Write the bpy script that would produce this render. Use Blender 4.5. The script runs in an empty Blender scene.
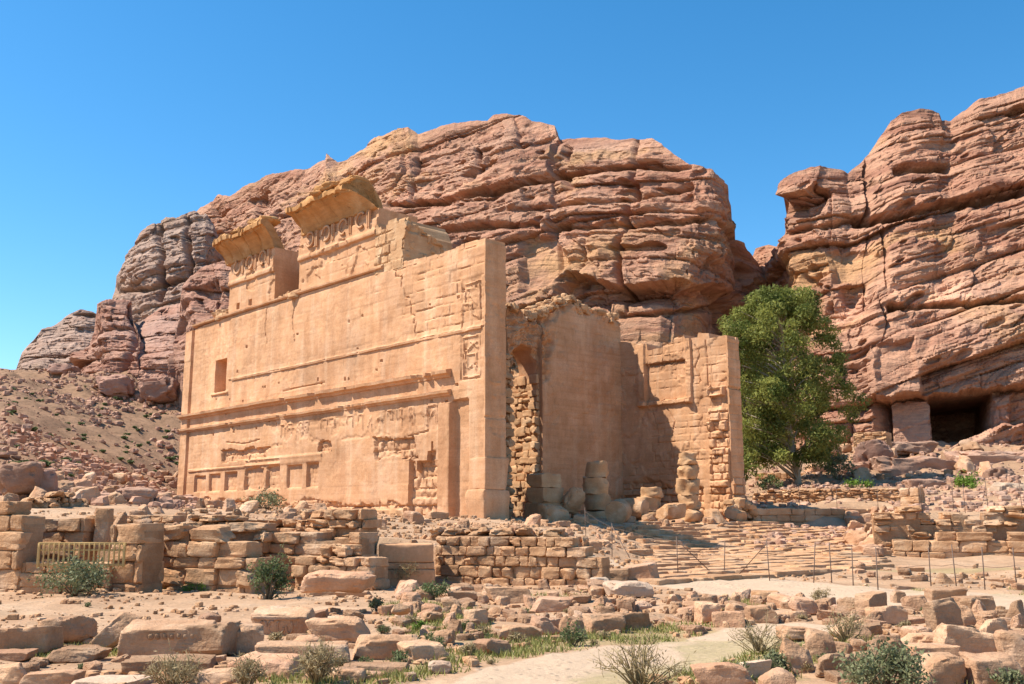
import bpy, math, random
import numpy as np
from mathutils import Vector

# ------------------------------------------------------------------ camera, sky, sun, exposure
scene = bpy.context.scene
EYE = 2.1
PITCH = math.radians(10.0)
FPX = 1000.0
cam_data = bpy.data.cameras.new("camera")
cam = bpy.data.objects.new("camera", cam_data)
scene.collection.objects.link(cam)
cam.location = (0, 0, EYE)
cam.rotation_euler = (math.radians(90) + PITCH, 0, 0)
cam_data.sensor_width = 36.0
cam_data.lens = FPX / 1024.0 * 36.0
cam_data.clip_start = 0.1
cam_data.clip_end = 5000.0
scene.camera = cam
scene.render.resolution_x = 1024
scene.render.resolution_y = 684

ANG = math.radians(42.5)
V = np.array([math.cos(ANG), math.sin(ANG), 0.0])
U = np.array([-math.sin(ANG), math.cos(ANG), 0.0])
LIGHT = -1.0 * U + 1.20 * V + np.array([0, 0, -2.10])      # direction the sunlight travels
LIGHT = LIGHT / np.linalg.norm(LIGHT)
SUN_EL = math.asin(-LIGHT[2])
SUN_AZ = math.atan2(-LIGHT[0], -LIGHT[1])

world = bpy.data.worlds.new("World")
scene.world = world
world.use_nodes = True
wt = world.node_tree
for n in list(wt.nodes):
    wt.nodes.remove(n)
w_out = wt.nodes.new("ShaderNodeOutputWorld")
w_bg = wt.nodes.new("ShaderNodeBackground")
w_sky = wt.nodes.new("ShaderNodeTexSky")
w_sky.sky_type = 'NISHITA'
w_sky.sun_disc = False
w_sky.sun_elevation = SUN_EL
w_sky.sun_rotation = SUN_AZ
w_sky.altitude = 900.0
w_sky.air_density = 1.0
w_sky.dust_density = 0.5
w_sky.ozone_density = 2.2
w_hsv = wt.nodes.new("ShaderNodeHueSaturation")
w_hsv.inputs['Saturation'].default_value = 1.34
w_hsv.inputs['Hue'].default_value = 0.492
w_hsv.inputs['Value'].default_value = 1.0
wt.links.new(w_sky.outputs[0], w_hsv.inputs['Color'])
wt.links.new(w_hsv.outputs[0], w_bg.inputs['Color'])
w_bg.inputs['Strength'].default_value = 0.125
wt.links.new(w_bg.outputs[0], w_out.inputs['Surface'])

sun_data = bpy.data.lights.new("sun", 'SUN')
sun_data.energy = 5.0
sun_data.angle = math.radians(0.5)
sun_data.color = (1.0, 0.93, 0.82)
sun = bpy.data.objects.new("sun", sun_data)
sun.rotation_euler = Vector(LIGHT).to_track_quat('-Z', 'Y').to_euler()
sun.location = (-60, 10, 90)
scene.collection.objects.link(sun)

scene.view_settings.view_transform = 'Standard'
scene.view_settings.look = 'None'
scene.view_settings.gamma = 1.0
scene.view_settings.use_curve_mapping = False
scene.view_settings.exposure = 0.80

COL = scene.collection
rng = np.random.default_rng(7)

# ------------------------------------------------------------------ noise
def _hash(ix, iy, iz, seed):
    h = (ix * 374761393 + iy * 668265263 + iz * 1440662683 + seed * 974634777) & 0xffffffff
    h = ((h ^ (h >> 13)) * 1274126177) & 0xffffffff
    h = ((h ^ (h >> 15)) * 2246822519) & 0xffffffff
    return ((h ^ (h >> 16)) & 0xffffff) / float(0xffffff)

def vnoise(x, y, z, seed=0):
    x, y, z = np.broadcast_arrays(np.asarray(x, float), np.asarray(y, float), np.asarray(z, float))
    ix = np.floor(x).astype(np.int64); iy = np.floor(y).astype(np.int64); iz = np.floor(z).astype(np.int64)
    fx = x - ix; fy = y - iy; fz = z - iz
    fx = fx * fx * (3 - 2 * fx); fy = fy * fy * (3 - 2 * fy); fz = fz * fz * (3 - 2 * fz)
    r = 0
    for dx in (0, 1):
        wx = fx if dx else 1 - fx
        for dy in (0, 1):
            wy = fy if dy else 1 - fy
            for dz in (0, 1):
                wz = fz if dz else 1 - fz
                r = r + wx * wy * wz * _hash(ix + dx, iy + dy, iz + dz, seed)
    return r * 2 - 1

def fbm(x, y, z, octaves=4, seed=0, gain=0.5, lac=2.03):
    a = 1.0; s = 0; f = 1.0
    for o in range(octaves):
        s = s + a * vnoise(np.asarray(x) * f, np.asarray(y) * f, np.asarray(z) * f, seed + o * 17)
        a *= gain; f *= lac
    return s

def smooth(a, b, x):
    t = np.clip((np.asarray(x, float) - a) / (b - a), 0, 1)
    return t * t * (3 - 2 * t)

# ------------------------------------------------------------------ projection helpers (photo pixel -> place)
def ray(px, py):
    a = (px - 512) / FPX; b = (342 - py) / FPX
    return np.array([a, math.cos(PITCH) - b * math.sin(PITCH), math.sin(PITCH) + b * math.cos(PITCH)])

def at_depth(px, py, Y):
    d = ray(px, py)
    return np.array([0, 0, EYE]) + d * (Y / d[1])

def pix_of(x, y, z):
    q1 = y * math.cos(PITCH) + (z - EYE) * math.sin(PITCH)
    q2 = -y * math.sin(PITCH) + (z - EYE) * math.cos(PITCH)
    return 512 + FPX * x / q1, 342 - FPX * q2 / q1

# ------------------------------------------------------------------ terrain heights
COLUMNS = [
    (-400, [(0, 0), (31.4, 0), (32.2, 1.9), (45, 2.6), (60, 4.6), (140, 23), (170, 26), (320, 30), (1500, 30)]),
    (0,    [(0, 0), (31.6, 0), (32.4, 1.9), (42, 2.6), (60, 4.6), (140, 22.4), (170, 25), (320, 30), (1500, 30)]),
    (180,  [(0, 0), (32.0, 0), (32.8, 1.8), (45, 2.5), (60, 2.9), (92, 3.6), (140, 21.5), (170, 25), (320, 30), (1500, 30)]),
    (370,  [(0, 0), (34.2, 0), (34.9, 1.4), (45, 1.9), (60, 2.2), (100, 2.6), (150, 10), (320, 25), (1500, 30)]),
    (520,  [(0, 0), (33.6, 0), (34.4, 1.1), (45, 1.5), (58, 1.9), (90, 2.2), (150, 8), (320, 25), (1500, 30)]),
    (600,  [(0, 0), (37, 0), (42, 0.5), (56, 1.2), (66, 1.95), (90, 2.2), (150, 9), (320, 25), (1500, 30)]),
    (650,  [(0, 0), (40, 0), (56, 0.25), (69, 1.95), (90, 2.2), (150, 10), (320, 25), (1500, 30)]),
    (700,  [(0, 0), (40, 0), (60, 0.1), (74, 1.95), (90, 2.3), (150, 10), (320, 25), (1500, 30)]),
    (745,  [(0, 0), (40, 0), (60, 0.1), (77, 1.95), (78, 2.1), (85, 2.9), (100, 4.8), (150, 10), (320, 25), (1500, 30)]),
    (800,  [(0, 0), (40, 0), (58, 0.15), (72, 1.2), (78.8, 1.35), (79.6, 2.8), (95, 4.8), (100, 5.2), (125, 9), (135, 11), (300, 20), (1500, 30)]),
    (868,  [(0, 0), (40, 0), (60, 0.3), (70, 0.9), (81.2, 1.5), (82.2, 3.2), (100, 5.5), (125, 10.5), (135, 11.5), (300, 20), (1500, 30)]),
    (905,  [(0, 0), (40, 0), (59.5, 0.1), (61, 0.5), (62.5, 2.4), (80, 3.3), (100, 5.5), (125, 10.5), (135, 11.5), (300, 20), (1500, 30)]),
    (1024, [(0, 0), (40, 0), (56.5, 0.1), (58.5, 2.2), (70, 3.3), (95, 6), (122, 10.5), (135, 11.5), (300, 20), (1500, 30)]),
    (1500, [(0, 0), (40, 0), (56.5, 0.1), (58.5, 2.2), (70, 3.3), (95, 6), (122, 10.5), (135, 11.5), (300, 20), (1500, 30)]),
]
_cpx = np.array([c[0] for c in COLUMNS], float)

def terrain_base(x, y):
    x = np.asarray(x, float); y = np.asarray(y, float)
    yy = np.maximum(y, 4.0)
    px = np.clip(512 + 1015.4 * x / yy, -400, 1499.9)
    zs = np.stack([np.interp(yy, [p[0] for p in c[1]], [p[1] for p in c[1]]) for c in COLUMNS], 0)
    i = np.clip(np.searchsorted(_cpx, px, side='right') - 1, 0, len(COLUMNS) - 2)
    f = (px - _cpx[i]) / (_cpx[i + 1] - _cpx[i])
    z0 = np.take_along_axis(zs, i[None], 0)[0]; z1 = np.take_along_axis(zs, (i + 1)[None], 0)[0]
    return z0 + (z1 - z0) * f

def terrain(x, y):
    x = np.asarray(x, float); y = np.asarray(y, float)
    z = terrain_base(np.atleast_1d(x), np.atleast_1d(y)).reshape(np.shape(x))
    amp = np.interp(y, [0, 40, 60, 140], [0.05, 0.07, 0.12, 0.8])
    return z + amp * fbm(x * 0.35, y * 0.35, 0 * x, 3, 5) + 0.03 * fbm(x * 1.7, y * 1.7, 0 * x, 2, 9)

def tz(x, y):
    return float(terrain(np.array([x]), np.array([y]))[0])

_YS = np.geomspace(9, 260, 3000)
def ground(px, py):
    d = ray(px, py)
    xs = d[0] / d[1] * _YS; zr = EYE + d[2] / d[1] * _YS
    below = zr <= terrain_base(xs, _YS)
    k = int(np.argmax(below)) if below.any() else len(_YS) - 1
    x, y = xs[k], _YS[k]
    return np.array([x, y, tz(x, y)])

# ------------------------------------------------------------------ object helpers
def tag(o, label=None, cat=None, group=None, kind=None):
    if label: o['label'] = label
    if cat: o['category'] = cat
    if group: o['group'] = group
    if kind: o['kind'] = kind
    return o

def empty(name, loc, rz=0.0):
    o = bpy.data.objects.new(name, None)
    o.empty_display_size = 0.3
    o.location = tuple(loc); o.rotation_euler = (0, 0, rz)
    COL.objects.link(o)
    return o

def new_obj(name, me, mat=None, parent=None):
    o = bpy.data.objects.new(name, me)
    COL.objects.link(o)
    if mat is not None and not me.materials: me.materials.append(mat)
    if parent is not None: o.parent = parent
    return o

def make_mesh(name, verts, faces, tint=None, smooth_shade=False):
    """faces: an (n,4)/(n,3) int array, or a list of index tuples"""
    me = bpy.data.meshes.new(name)
    verts = np.asarray(verts, np.float32)
    if isinstance(faces, np.ndarray):
        k = faces.shape[1]
        me.vertices.add(len(verts)); me.vertices.foreach_set('co', verts.ravel())
        me.loops.add(faces.size); me.loops.foreach_set('vertex_index', faces.astype(np.int32).ravel())
        me.polygons.add(len(faces))
        me.polygons.foreach_set('loop_start', np.arange(0, faces.size, k, dtype=np.int32))
        me.update(calc_edges=True)
    else:
        me.from_pydata([tuple(v) for v in verts], [], faces)
        me.update()
    if tint is not None:
        a = me.attributes.new('tint', 'FLOAT', 'POINT')
        a.data.foreach_set('value', np.asarray(tint, np.float32))
    me.polygons.foreach_set('use_smooth', np.full(len(me.polygons), bool(smooth_shade)))
    return me

def grid_faces(n, m, closed=False):
    i = np.arange(n - 1)[:, None]; j = np.arange(m if closed else m - 1)[None, :]
    j2 = (j + 1) % m
    a = i * m + j; b = i * m + j2; c = (i + 1) * m + j2; d = (i + 1) * m + j
    return np.stack([a, b, c, d], -1).reshape(-1, 4)

class Parts:
    """collects arrays of quads into one mesh"""
    def __init__(s): s.v = []; s.f = []; s.t = []; s.n = 0
    def add(s, v, f, tint=0.0):
        s.v.append(np.asarray(v, float)); s.f.append(np.asarray(f) + s.n)
        s.t.append(np.full(len(v), tint) if np.isscalar(tint) else np.asarray(tint)); s.n += len(v)
    def mesh(s, name, smooth_shade=True):
        return make_mesh(name, np.concatenate(s.v), np.concatenate(s.f), np.concatenate(s.t), smooth_shade)
    def build(s, name, mat, parent=None, smooth_shade=True):
        return new_obj(name, s.mesh(name, smooth_shade), mat, parent)

# rounded, chipped block of unit size: a sampled cube pulled in by a superellipsoid and by cutting planes
_cube_cache = {}
def cube_points(n):
    if n in _cube_cache: return _cube_cache[n]
    t = np.linspace(-1, 1, n + 1); t = np.sin(t * math.pi / 2 * 0.86) / math.sin(math.pi / 2 * 0.86)
    vs = []; fs = []; k = 0
    a, b = np.meshgrid(t, t, indexing='ij'); o = np.ones_like(a)
    for ax in range(3):
        for sg in (-1, 1):
            c = [None] * 3
            c[ax] = o * sg; c[(ax + 1) % 3] = a * sg; c[(ax + 2) % 3] = b
            vs.append(np.stack(c, -1).reshape(-1, 3)); fs.append(grid_faces(n + 1, n + 1) + k); k += (n + 1) ** 2
    v = np.concatenate(vs); f = np.concatenate(fs)
    key = np.round(v, 5); _, idx, inv = np.unique(key, axis=0, return_index=True, return_inverse=True)
    inv = inv.reshape(-1)
    r = (v[idx], inv[f]); _cube_cache[n] = r
    return r

def block_points(dims, seed, n=9, chips=3, k=12, rough=0.03, taper=0.0, deep=0.25, skew=0.0):
    r = np.random.default_rng(seed)
    p, f = cube_points(n)
    p = p.copy()
    q = np.abs(p); nrm = (q ** k).sum(1) ** (1.0 / k)
    p = p / nrm[:, None]
    for c in range(chips):
        d = r.choice([-1, 1], 3) * np.array([1, 1, 1.0])
        if r.random() < 0.55: d[r.integers(0, 3)] *= 0.15 * r.random()
        d = d + r.normal(0, 0.25, 3)
        d /= np.linalg.norm(d)
        reach = np.abs(d).sum()
        lim = reach * (1 - deep * r.uniform(0.25, 1.0))
        s = p @ d
        m = s > lim
        p[m] *= (lim / s[m])[:, None]
    sk = r.normal(0, skew, (3, 3)); np.fill_diagonal(sk, 0)
    p0 = p + p @ sk.T
    v = p0 * np.asarray(dims) * 0.5
    if taper:
        h = (p[:, 2] + 1) * 0.5
        v[:, 0] *= 1 - taper * h * r.uniform(0.4, 1); v[:, 1] *= 1 - taper * h * r.uniform(0.4, 1)
    L = float(np.mean(dims))
    off = r.uniform(0, 100, 3)
    a = fbm(v[:, 0] / L * 1.7 + off[0], v[:, 1] / L * 1.7 + off[1], v[:, 2] / L * 2.4 + off[2], 4, seed % 97)
    b = np.abs(vnoise(v[:, 0] / L * 5 + off[0], v[:, 1] / L * 5 + off[1], v[:, 2] / L * 9 + off[2], seed % 89))
    st = np.round(2.2 * fbm(v[:, 0] / L * 1.1 + off[1], v[:, 1] / L * 1.1 + off[2], v[:, 2] / L * 2.2 + off[0], 3, seed % 83)) / 2.2
    v = v + (p / (np.linalg.norm(p, axis=1)[:, None])) * (rough * L * (0.75 * a - 0.45 * b + 0.7 * st))[:, None]
    so = np.sort(q / q.max(1)[:, None], axis=1); e = smooth(0.62, 0.98, so[:, 1])          # arrises lose flakes
    fl = np.clip(vnoise(v[:, 0] / L * 4 + off[2], v[:, 1] / L * 4 + off[0], v[:, 2] / L * 4 + off[1], seed % 71) - 0.05, 0, 1)
    v = v - v / (np.linalg.norm(v, axis=1)[:, None] + 1e-9) * (3.2 * rough * L * e * fl)[:, None]
    return v, f

_pool = [block_points((1, 1, 1), 100 + i, 8, 4 + i % 4, 30, 0.035, 0, 0.14, 0.03) for i in range(18)]
_pool_rough = [block_points((1, 1, 1), 300 + i, 7, 9, 14, 0.09, 0, 0.40, 0.12) for i in range(18)]
_pool_tiny = [block_points((1, 1, 1), 500 + i, 3, 4, 6, 0.12, 0, 0.4) for i in range(14)]

def rotz(v, a):
    c, s = math.cos(a), math.sin(a)
    v = v.copy(); x = v[:, 0] * c - v[:, 1] * s; y = v[:, 0] * s + v[:, 1] * c
    v[:, 0] = x; v[:, 1] = y
    return v

def rotx(v, a):
    c, s = math.cos(a), math.sin(a)
    v = v.copy(); y = v[:, 1] * c - v[:, 2] * s; z = v[:, 1] * s + v[:, 2] * c
    v[:, 1] = y; v[:, 2] = z
    return v

def tube(pts, radii, seg=8):
    pts = np.asarray(pts, float); n = len(pts)
    if np.isscalar(radii): radii = [radii] * n
    t = np.gradient(pts, axis=0); t /= np.linalg.norm(t, axis=1)[:, None] + 1e-9
    ref = np.array([0.3, 0.2, 1.0]) if abs(t[0][2]) < 0.8 else np.array([1.0, 0.1, 0])
    vs = []
    for i in range(n):
        s1 = np.cross(t[i], ref); s1 /= np.linalg.norm(s1) + 1e-9; s2 = np.cross(t[i], s1)
        a = np.linspace(0, 2 * math.pi, seg, endpoint=False)
        vs.append(pts[i] + radii[i] * (np.cos(a)[:, None] * s1 + np.sin(a)[:, None] * s2))
    v = np.concatenate(vs); f = grid_faces(n, seg, True)
    # caps: a centre point at both ends, as degenerate-free quads
    v = np.concatenate([v, pts[:1], pts[-1:]])
    c0, c1 = len(v) - 2, len(v) - 1
    caps = []
    for i in range(0, seg, 2):
        caps.append((c0, (i + 2) % seg, (i + 1) % seg, i))
        b = (n - 1) * seg
        caps.append((c1, b + i, b + (i + 1) % seg, b + (i + 2) % seg))
    return v, np.concatenate([f, np.array(caps)])

BOX_F = np.array([(0, 1, 3, 2), (4, 6, 7, 5), (0, 4, 5, 1), (2, 3, 7, 6), (0, 2, 6, 4), (1, 5, 7, 3)])
def box(x0, x1, y0, y1, z0, z1):
    v = np.array([(x, y, z) for x in (x0, x1) for y in (y0, y1) for z in (z0, z1)], float)
    return v, BOX_F

# ------------------------------------------------------------------ materials
class NT:
    def __init__(s, name):
        s.m = bpy.data.materials.new(name); s.m.use_nodes = True
        s.t = s.m.node_tree
        s.b = s.t.nodes['Principled BSDF']
        s.b.inputs['Roughness'].default_value = 0.95
        s.b.inputs['Specular IOR Level'].default_value = 0.15
    def n(s, typ, **kw):
        x = s.t.nodes.new(typ)
        for k, v in kw.items(): setattr(x, k, v)
        return x
    def l(s, a, b): s.t.links.new(a, b)
    def math(s, op, a, b=None, c=None):
        x = s.n('ShaderNodeMath', operation=op)
        for i, q in enumerate((a, b, c)):
            if q is None: continue
            if isinstance(q, (int, float)): x.inputs[i].default_value = q
            else: s.l(q, x.inputs[i])
        return x.outputs[0]
    def noise(s, vec, scale, detail=6, rough=0.55, dist=0.0):
        x = s.n('ShaderNodeTexNoise')
        x.inputs['Scale'].default_value = scale; x.inputs['Detail'].default_value = detail
        x.inputs['Roughness'].default_value = rough; x.inputs['Distortion'].default_value = dist
        if vec is not None: s.l(vec, x.inputs['Vector'])
        return x.outputs['Fac']
    def ramp(s, fac, stops):
        x = s.n('ShaderNodeValToRGB')
        e = x.color_ramp.elements
        while len(e) < len(stops): e.new(0.5)
        for i, (p, c) in enumerate(stops):
            e[i].position = p; e[i].color = (*c, 1)
        s.l(fac, x.inputs[0])
        return x.outputs[0]
    def mix(s, fac, a, b, mode='MIX'):
        x = s.n('ShaderNodeMix', data_type='RGBA', blend_type=mode)
        for q, i in ((fac, 0), (a, 6), (b, 7)):
            if isinstance(q, (int, float)): x.inputs[i].default_value = q
            elif isinstance(q, tuple): x.inputs[i].default_value = (*q, 1)
            else: s.l(q, x.inputs[i])
        return x.outputs[2]
    def scaled(s, col, fac):
        x = s.n('ShaderNodeVectorMath', operation='SCALE')
        s.l(col, x.inputs[0])
        if isinstance(fac, (int, float)): x.inputs['Scale'].default_value = fac
        else: s.l(fac, x.inputs['Scale'])
        return x.outputs[0]
    def attr(s, name):
        return s.n('ShaderNodeAttribute', attribute_name=name).outputs['Fac']
    def bump(s, h, strength, dist):
        x = s.n('ShaderNodeBump')
        x.inputs['Strength'].default_value = strength; x.inputs['Distance'].default_value = dist
        s.l(h, x.inputs['Height']); s.l(x.outputs[0], s.b.inputs['Normal'])
    def vec(s, scale=(1, 1, 1), rand=False, warp=0.0):
        tc = s.n('ShaderNodeTexCoord'); v = tc.outputs['Object']
        if rand:
            oi = s.n('ShaderNodeObjectInfo'); r = s.math('MULTIPLY', oi.outputs['Random'], 57.0)
            a = s.n('ShaderNodeVectorMath', operation='ADD'); s.l(v, a.inputs[0]); s.l(r, a.inputs[1]); v = a.outputs[0]
        if warp:
            nz = s.n('ShaderNodeTexNoise'); nz.inputs['Scale'].default_value = 0.06; nz.inputs['Detail'].default_value = 3
            s.l(v, nz.inputs['Vector'])
            w = s.n('ShaderNodeVectorMath', operation='SCALE'); w.inputs['Scale'].default_value = warp
            s.l(nz.outputs['Color'], w.inputs[0])
            a = s.n('ShaderNodeVectorMath', operation='ADD'); s.l(v, a.inputs[0]); s.l(w.outputs[0], a.inputs[1]); v = a.outputs[0]
        mp = s.n('ShaderNodeMapping'); mp.inputs['Scale'].default_value = scale
        s.l(v, mp.inputs['Vector'])
        return mp.outputs[0]

def stone_material(name, cols, scale=1.6, bump=0.5, bdist=0.03, rand=True, strata=0.35, pale=(0.62, 0.52, 0.42), stain=0.0):
    m = NT(name)
    v = m.vec(rand=rand)
    n1 = m.noise(v, scale, 8, 0.6)
    c = m.ramp(n1, [(0.30, cols[0]), (0.5, cols[1]), (0.68, cols[2])])
    vs = m.vec((0.5, 0.5, 6.0), rand=rand)
    ns = m.noise(vs, scale * 0.8, 5, 0.6, 0.6)
    c = m.mix(m.math('MULTIPLY', m.ramp(ns, [(0.42, (0, 0, 0)), (0.62, (1, 1, 1))]), strata), c, cols[3])
    nw = m.noise(v, scale * 0.45, 4, 0.6)
    c = m.mix(m.math('MULTIPLY', m.ramp(nw, [(0.55, (0, 0, 0)), (0.72, (1, 1, 1))]), 0.45), c, pale)
    if stain:
        sn = m.noise(m.vec((1, 1, 0.45), rand=rand), 0.42, 9, 0.68)
        c = m.mix(m.math('MULTIPLY', m.ramp(sn, [(0.50, (0, 0, 0)), (0.60, (1, 1, 1))]), stain), c, (0.40, 0.20, 0.10))
        sv = m.noise(m.vec((1.1, 1.1, 0.07), rand=rand), 1.0, 6, 0.6)
        c = m.mix(m.math('MULTIPLY', m.ramp(sv, [(0.52, (0, 0, 0)), (0.68, (1, 1, 1))]), stain * 0.7), c, (0.66, 0.46, 0.30))
        sp2 = m.noise(m.vec(rand=rand), 2.6, 7, 0.75)
        c = m.mix(m.math('MULTIPLY', m.ramp(sp2, [(0.56, (0, 0, 0)), (0.66, (1, 1, 1))]), stain * 0.8), c, (0.36, 0.19, 0.10))
    f = m.math('ADD', m.math('MULTIPLY', m.attr('tint'), 1.0), 1.0)
    if rand:
        oi = m.n('ShaderNodeObjectInfo')
        f = m.math('MULTIPLY', f, m.math('ADD', m.math('MULTIPLY', oi.outputs['Random'], 0.50), 0.74))
        hv = m.math('FRACT', m.math('MULTIPLY', oi.outputs['Random'], 37.7))
        c = m.mix(m.math('MULTIPLY', m.math('POWER', hv, 2.5), 0.4), c, (0.50, 0.25, 0.15))
    sp = m.noise(v, scale * 14, 3, 0.7)
    f = m.math('MULTIPLY', f, m.math('ADD', m.math('MULTIPLY', sp, 0.5), 0.75))
    c = m.scaled(c, f)
    m.l(c, m.b.inputs['Base Color'])
    h = m.math('ADD', m.noise(v, scale * 5, 9, 0.65), m.math('MULTIPLY', ns, 0.5))
    m.bump(h, bump, bdist)
    return m.m

def cliff_material(name, cols, ochre, pale, bump=0.7):
    m = NT(name)
    v = m.vec((1, 1, 1), warp=7.0)
    vs = m.vec((0.035, 0.035, 0.42), warp=9.0)
    n1 = m.noise(vs, 1.0, 7, 0.6, 0.3)
    c = m.ramp(n1, [(0.30, cols[0]), (0.42, cols[1]), (0.52, cols[2]), (0.60, cols[1]), (0.70, cols[3])])
    big = m.noise(v, 0.035, 5, 0.6)
    c = m.mix(m.math('MULTIPLY', m.ramp(big, [(0.52, (0, 0, 0)), (0.68, (1, 1, 1))]), 0.5), c, pale)
    big2 = m.noise(m.vec((1, 1, 2.2), warp=20.0), 0.028, 4, 0.55)
    c = m.mix(m.math('MULTIPLY', m.ramp(big2, [(0.55, (0, 0, 0)), (0.65, (1, 1, 1))]), 0.7), c, ochre)
    # desert varnish: dark streaks running down the faces
    st = m.noise(m.vec((0.55, 0.55, 0.03), warp=2.0), 1.0, 5, 0.6)
    pt = m.noise(v, 0.09, 4, 0.6)
    k = m.math('MULTIPLY', m.ramp(st, [(0.50, (0, 0, 0)), (0.70, (1, 1, 1))]), m.ramp(pt, [(0.48, (0, 0, 0)), (0.62, (1, 1, 1))]))
    c = m.mix(m.math('MULTIPLY', k, 0.5), c, (0.17, 0.095, 0.07))
    f = m.math('ADD', m.attr('tint'), 1.0)
    sp = m.noise(v, 1.3, 6, 0.7)
    f = m.math('MULTIPLY', f, m.math('ADD', m.math('MULTIPLY', sp, 0.6), 0.7))
    c = m.scaled(c, f)
    m.l(c, m.b.inputs['Base Color'])
    h = m.math('ADD', m.noise(v, 0.55, 10, 0.68), m.math('MULTIPLY', m.noise(m.vec((0.12, 0.12, 1.3), warp=6.0), 1.0, 6, 0.6), 0.8))
    m.bump(h, bump, 1.4)
    return m.m

MAT = {}
MAT['plaster'] = stone_material('tan_plaster_stone', [(0.45, 0.230, 0.112), (0.55, 0.302, 0.160), (0.595, 0.345, 0.200), (0.47, 0.240, 0.118)], 0.7, 0.6, 0.04, False, 0.45, (0.62, 0.40, 0.26), 0.5)
MAT['ashlar'] = stone_material('tan_ashlar', [(0.39, 0.21, 0.105), (0.48, 0.28, 0.145), (0.54, 0.345, 0.195), (0.40, 0.215, 0.11)], 1.1, 0.6, 0.05, False, 0.4, (0.66, 0.50, 0.33))
MAT['cornice'] = stone_material('ochre_cornice_stone', [(0.38, 0.185, 0.07), (0.46, 0.235, 0.09), (0.52, 0.29, 0.13), (0.31, 0.145, 0.055)], 0.9, 0.6, 0.05, False, 0.4, (0.62, 0.43, 0.24))
MAT['masonry'] = stone_material('terrace_masonry', [(0.34, 0.175, 0.085), (0.46, 0.262, 0.138), (0.54, 0.342, 0.20), (0.39, 0.20, 0.10)], 1.3, 1.0, 0.06, False, 0.4, (0.57, 0.44, 0.32))
MAT['block'] = stone_material('fallen_block_stone', [(0.32, 0.17, 0.09), (0.44, 0.258, 0.146), (0.53, 0.342, 0.21), (0.37, 0.195, 0.105)], 1.5, 1.0, 0.06, True, 0.4, (0.56, 0.43, 0.33))
MAT['pale_block'] = stone_material('pale_block_stone', [(0.42, 0.29, 0.20), (0.50, 0.37, 0.26), (0.54, 0.41, 0.30), (0.44, 0.29, 0.19)], 1.5, 0.9, 0.05, True, 0.4, (0.52, 0.40, 0.29))
MAT['dark_boulder'] = stone_material('red_brown_boulder', [(0.20, 0.11, 0.08), (0.28, 0.16, 0.12), (0.34, 0.21, 0.15), (0.24, 0.13, 0.095)], 0.8, 0.8, 0.08, True, 0.4, (0.36, 0.26, 0.2))
MAT['boulder'] = stone_material('brown_boulder', [(0.25, 0.14, 0.095), (0.34, 0.205, 0.14), (0.41, 0.265, 0.185), (0.27, 0.15, 0.10)], 0.8, 0.8, 0.08, True, 0.4, (0.46, 0.35, 0.27))
MAT['cliff'] = cliff_material('sandstone_cliff', [(0.235, 0.106, 0.066), (0.365, 0.178, 0.111), (0.445, 0.243, 0.152), (0.30, 0.135, 0.084)], (0.49, 0.275, 0.125), (0.52, 0.325, 0.225))
MAT['grey_cliff'] = cliff_material('grey_sandstone', [(0.22, 0.125, 0.09), (0.33, 0.21, 0.155), (0.39, 0.265, 0.20), (0.28, 0.165, 0.12)], (0.38, 0.25, 0.16), (0.42, 0.31, 0.245))
MAT['red_cliff'] = cliff_material('red_sandstone', [(0.23, 0.105, 0.07), (0.35, 0.175, 0.118), (0.43, 0.24, 0.165), (0.30, 0.142, 0.095)], (0.42, 0.26, 0.17), (0.42, 0.29, 0.235))

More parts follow.
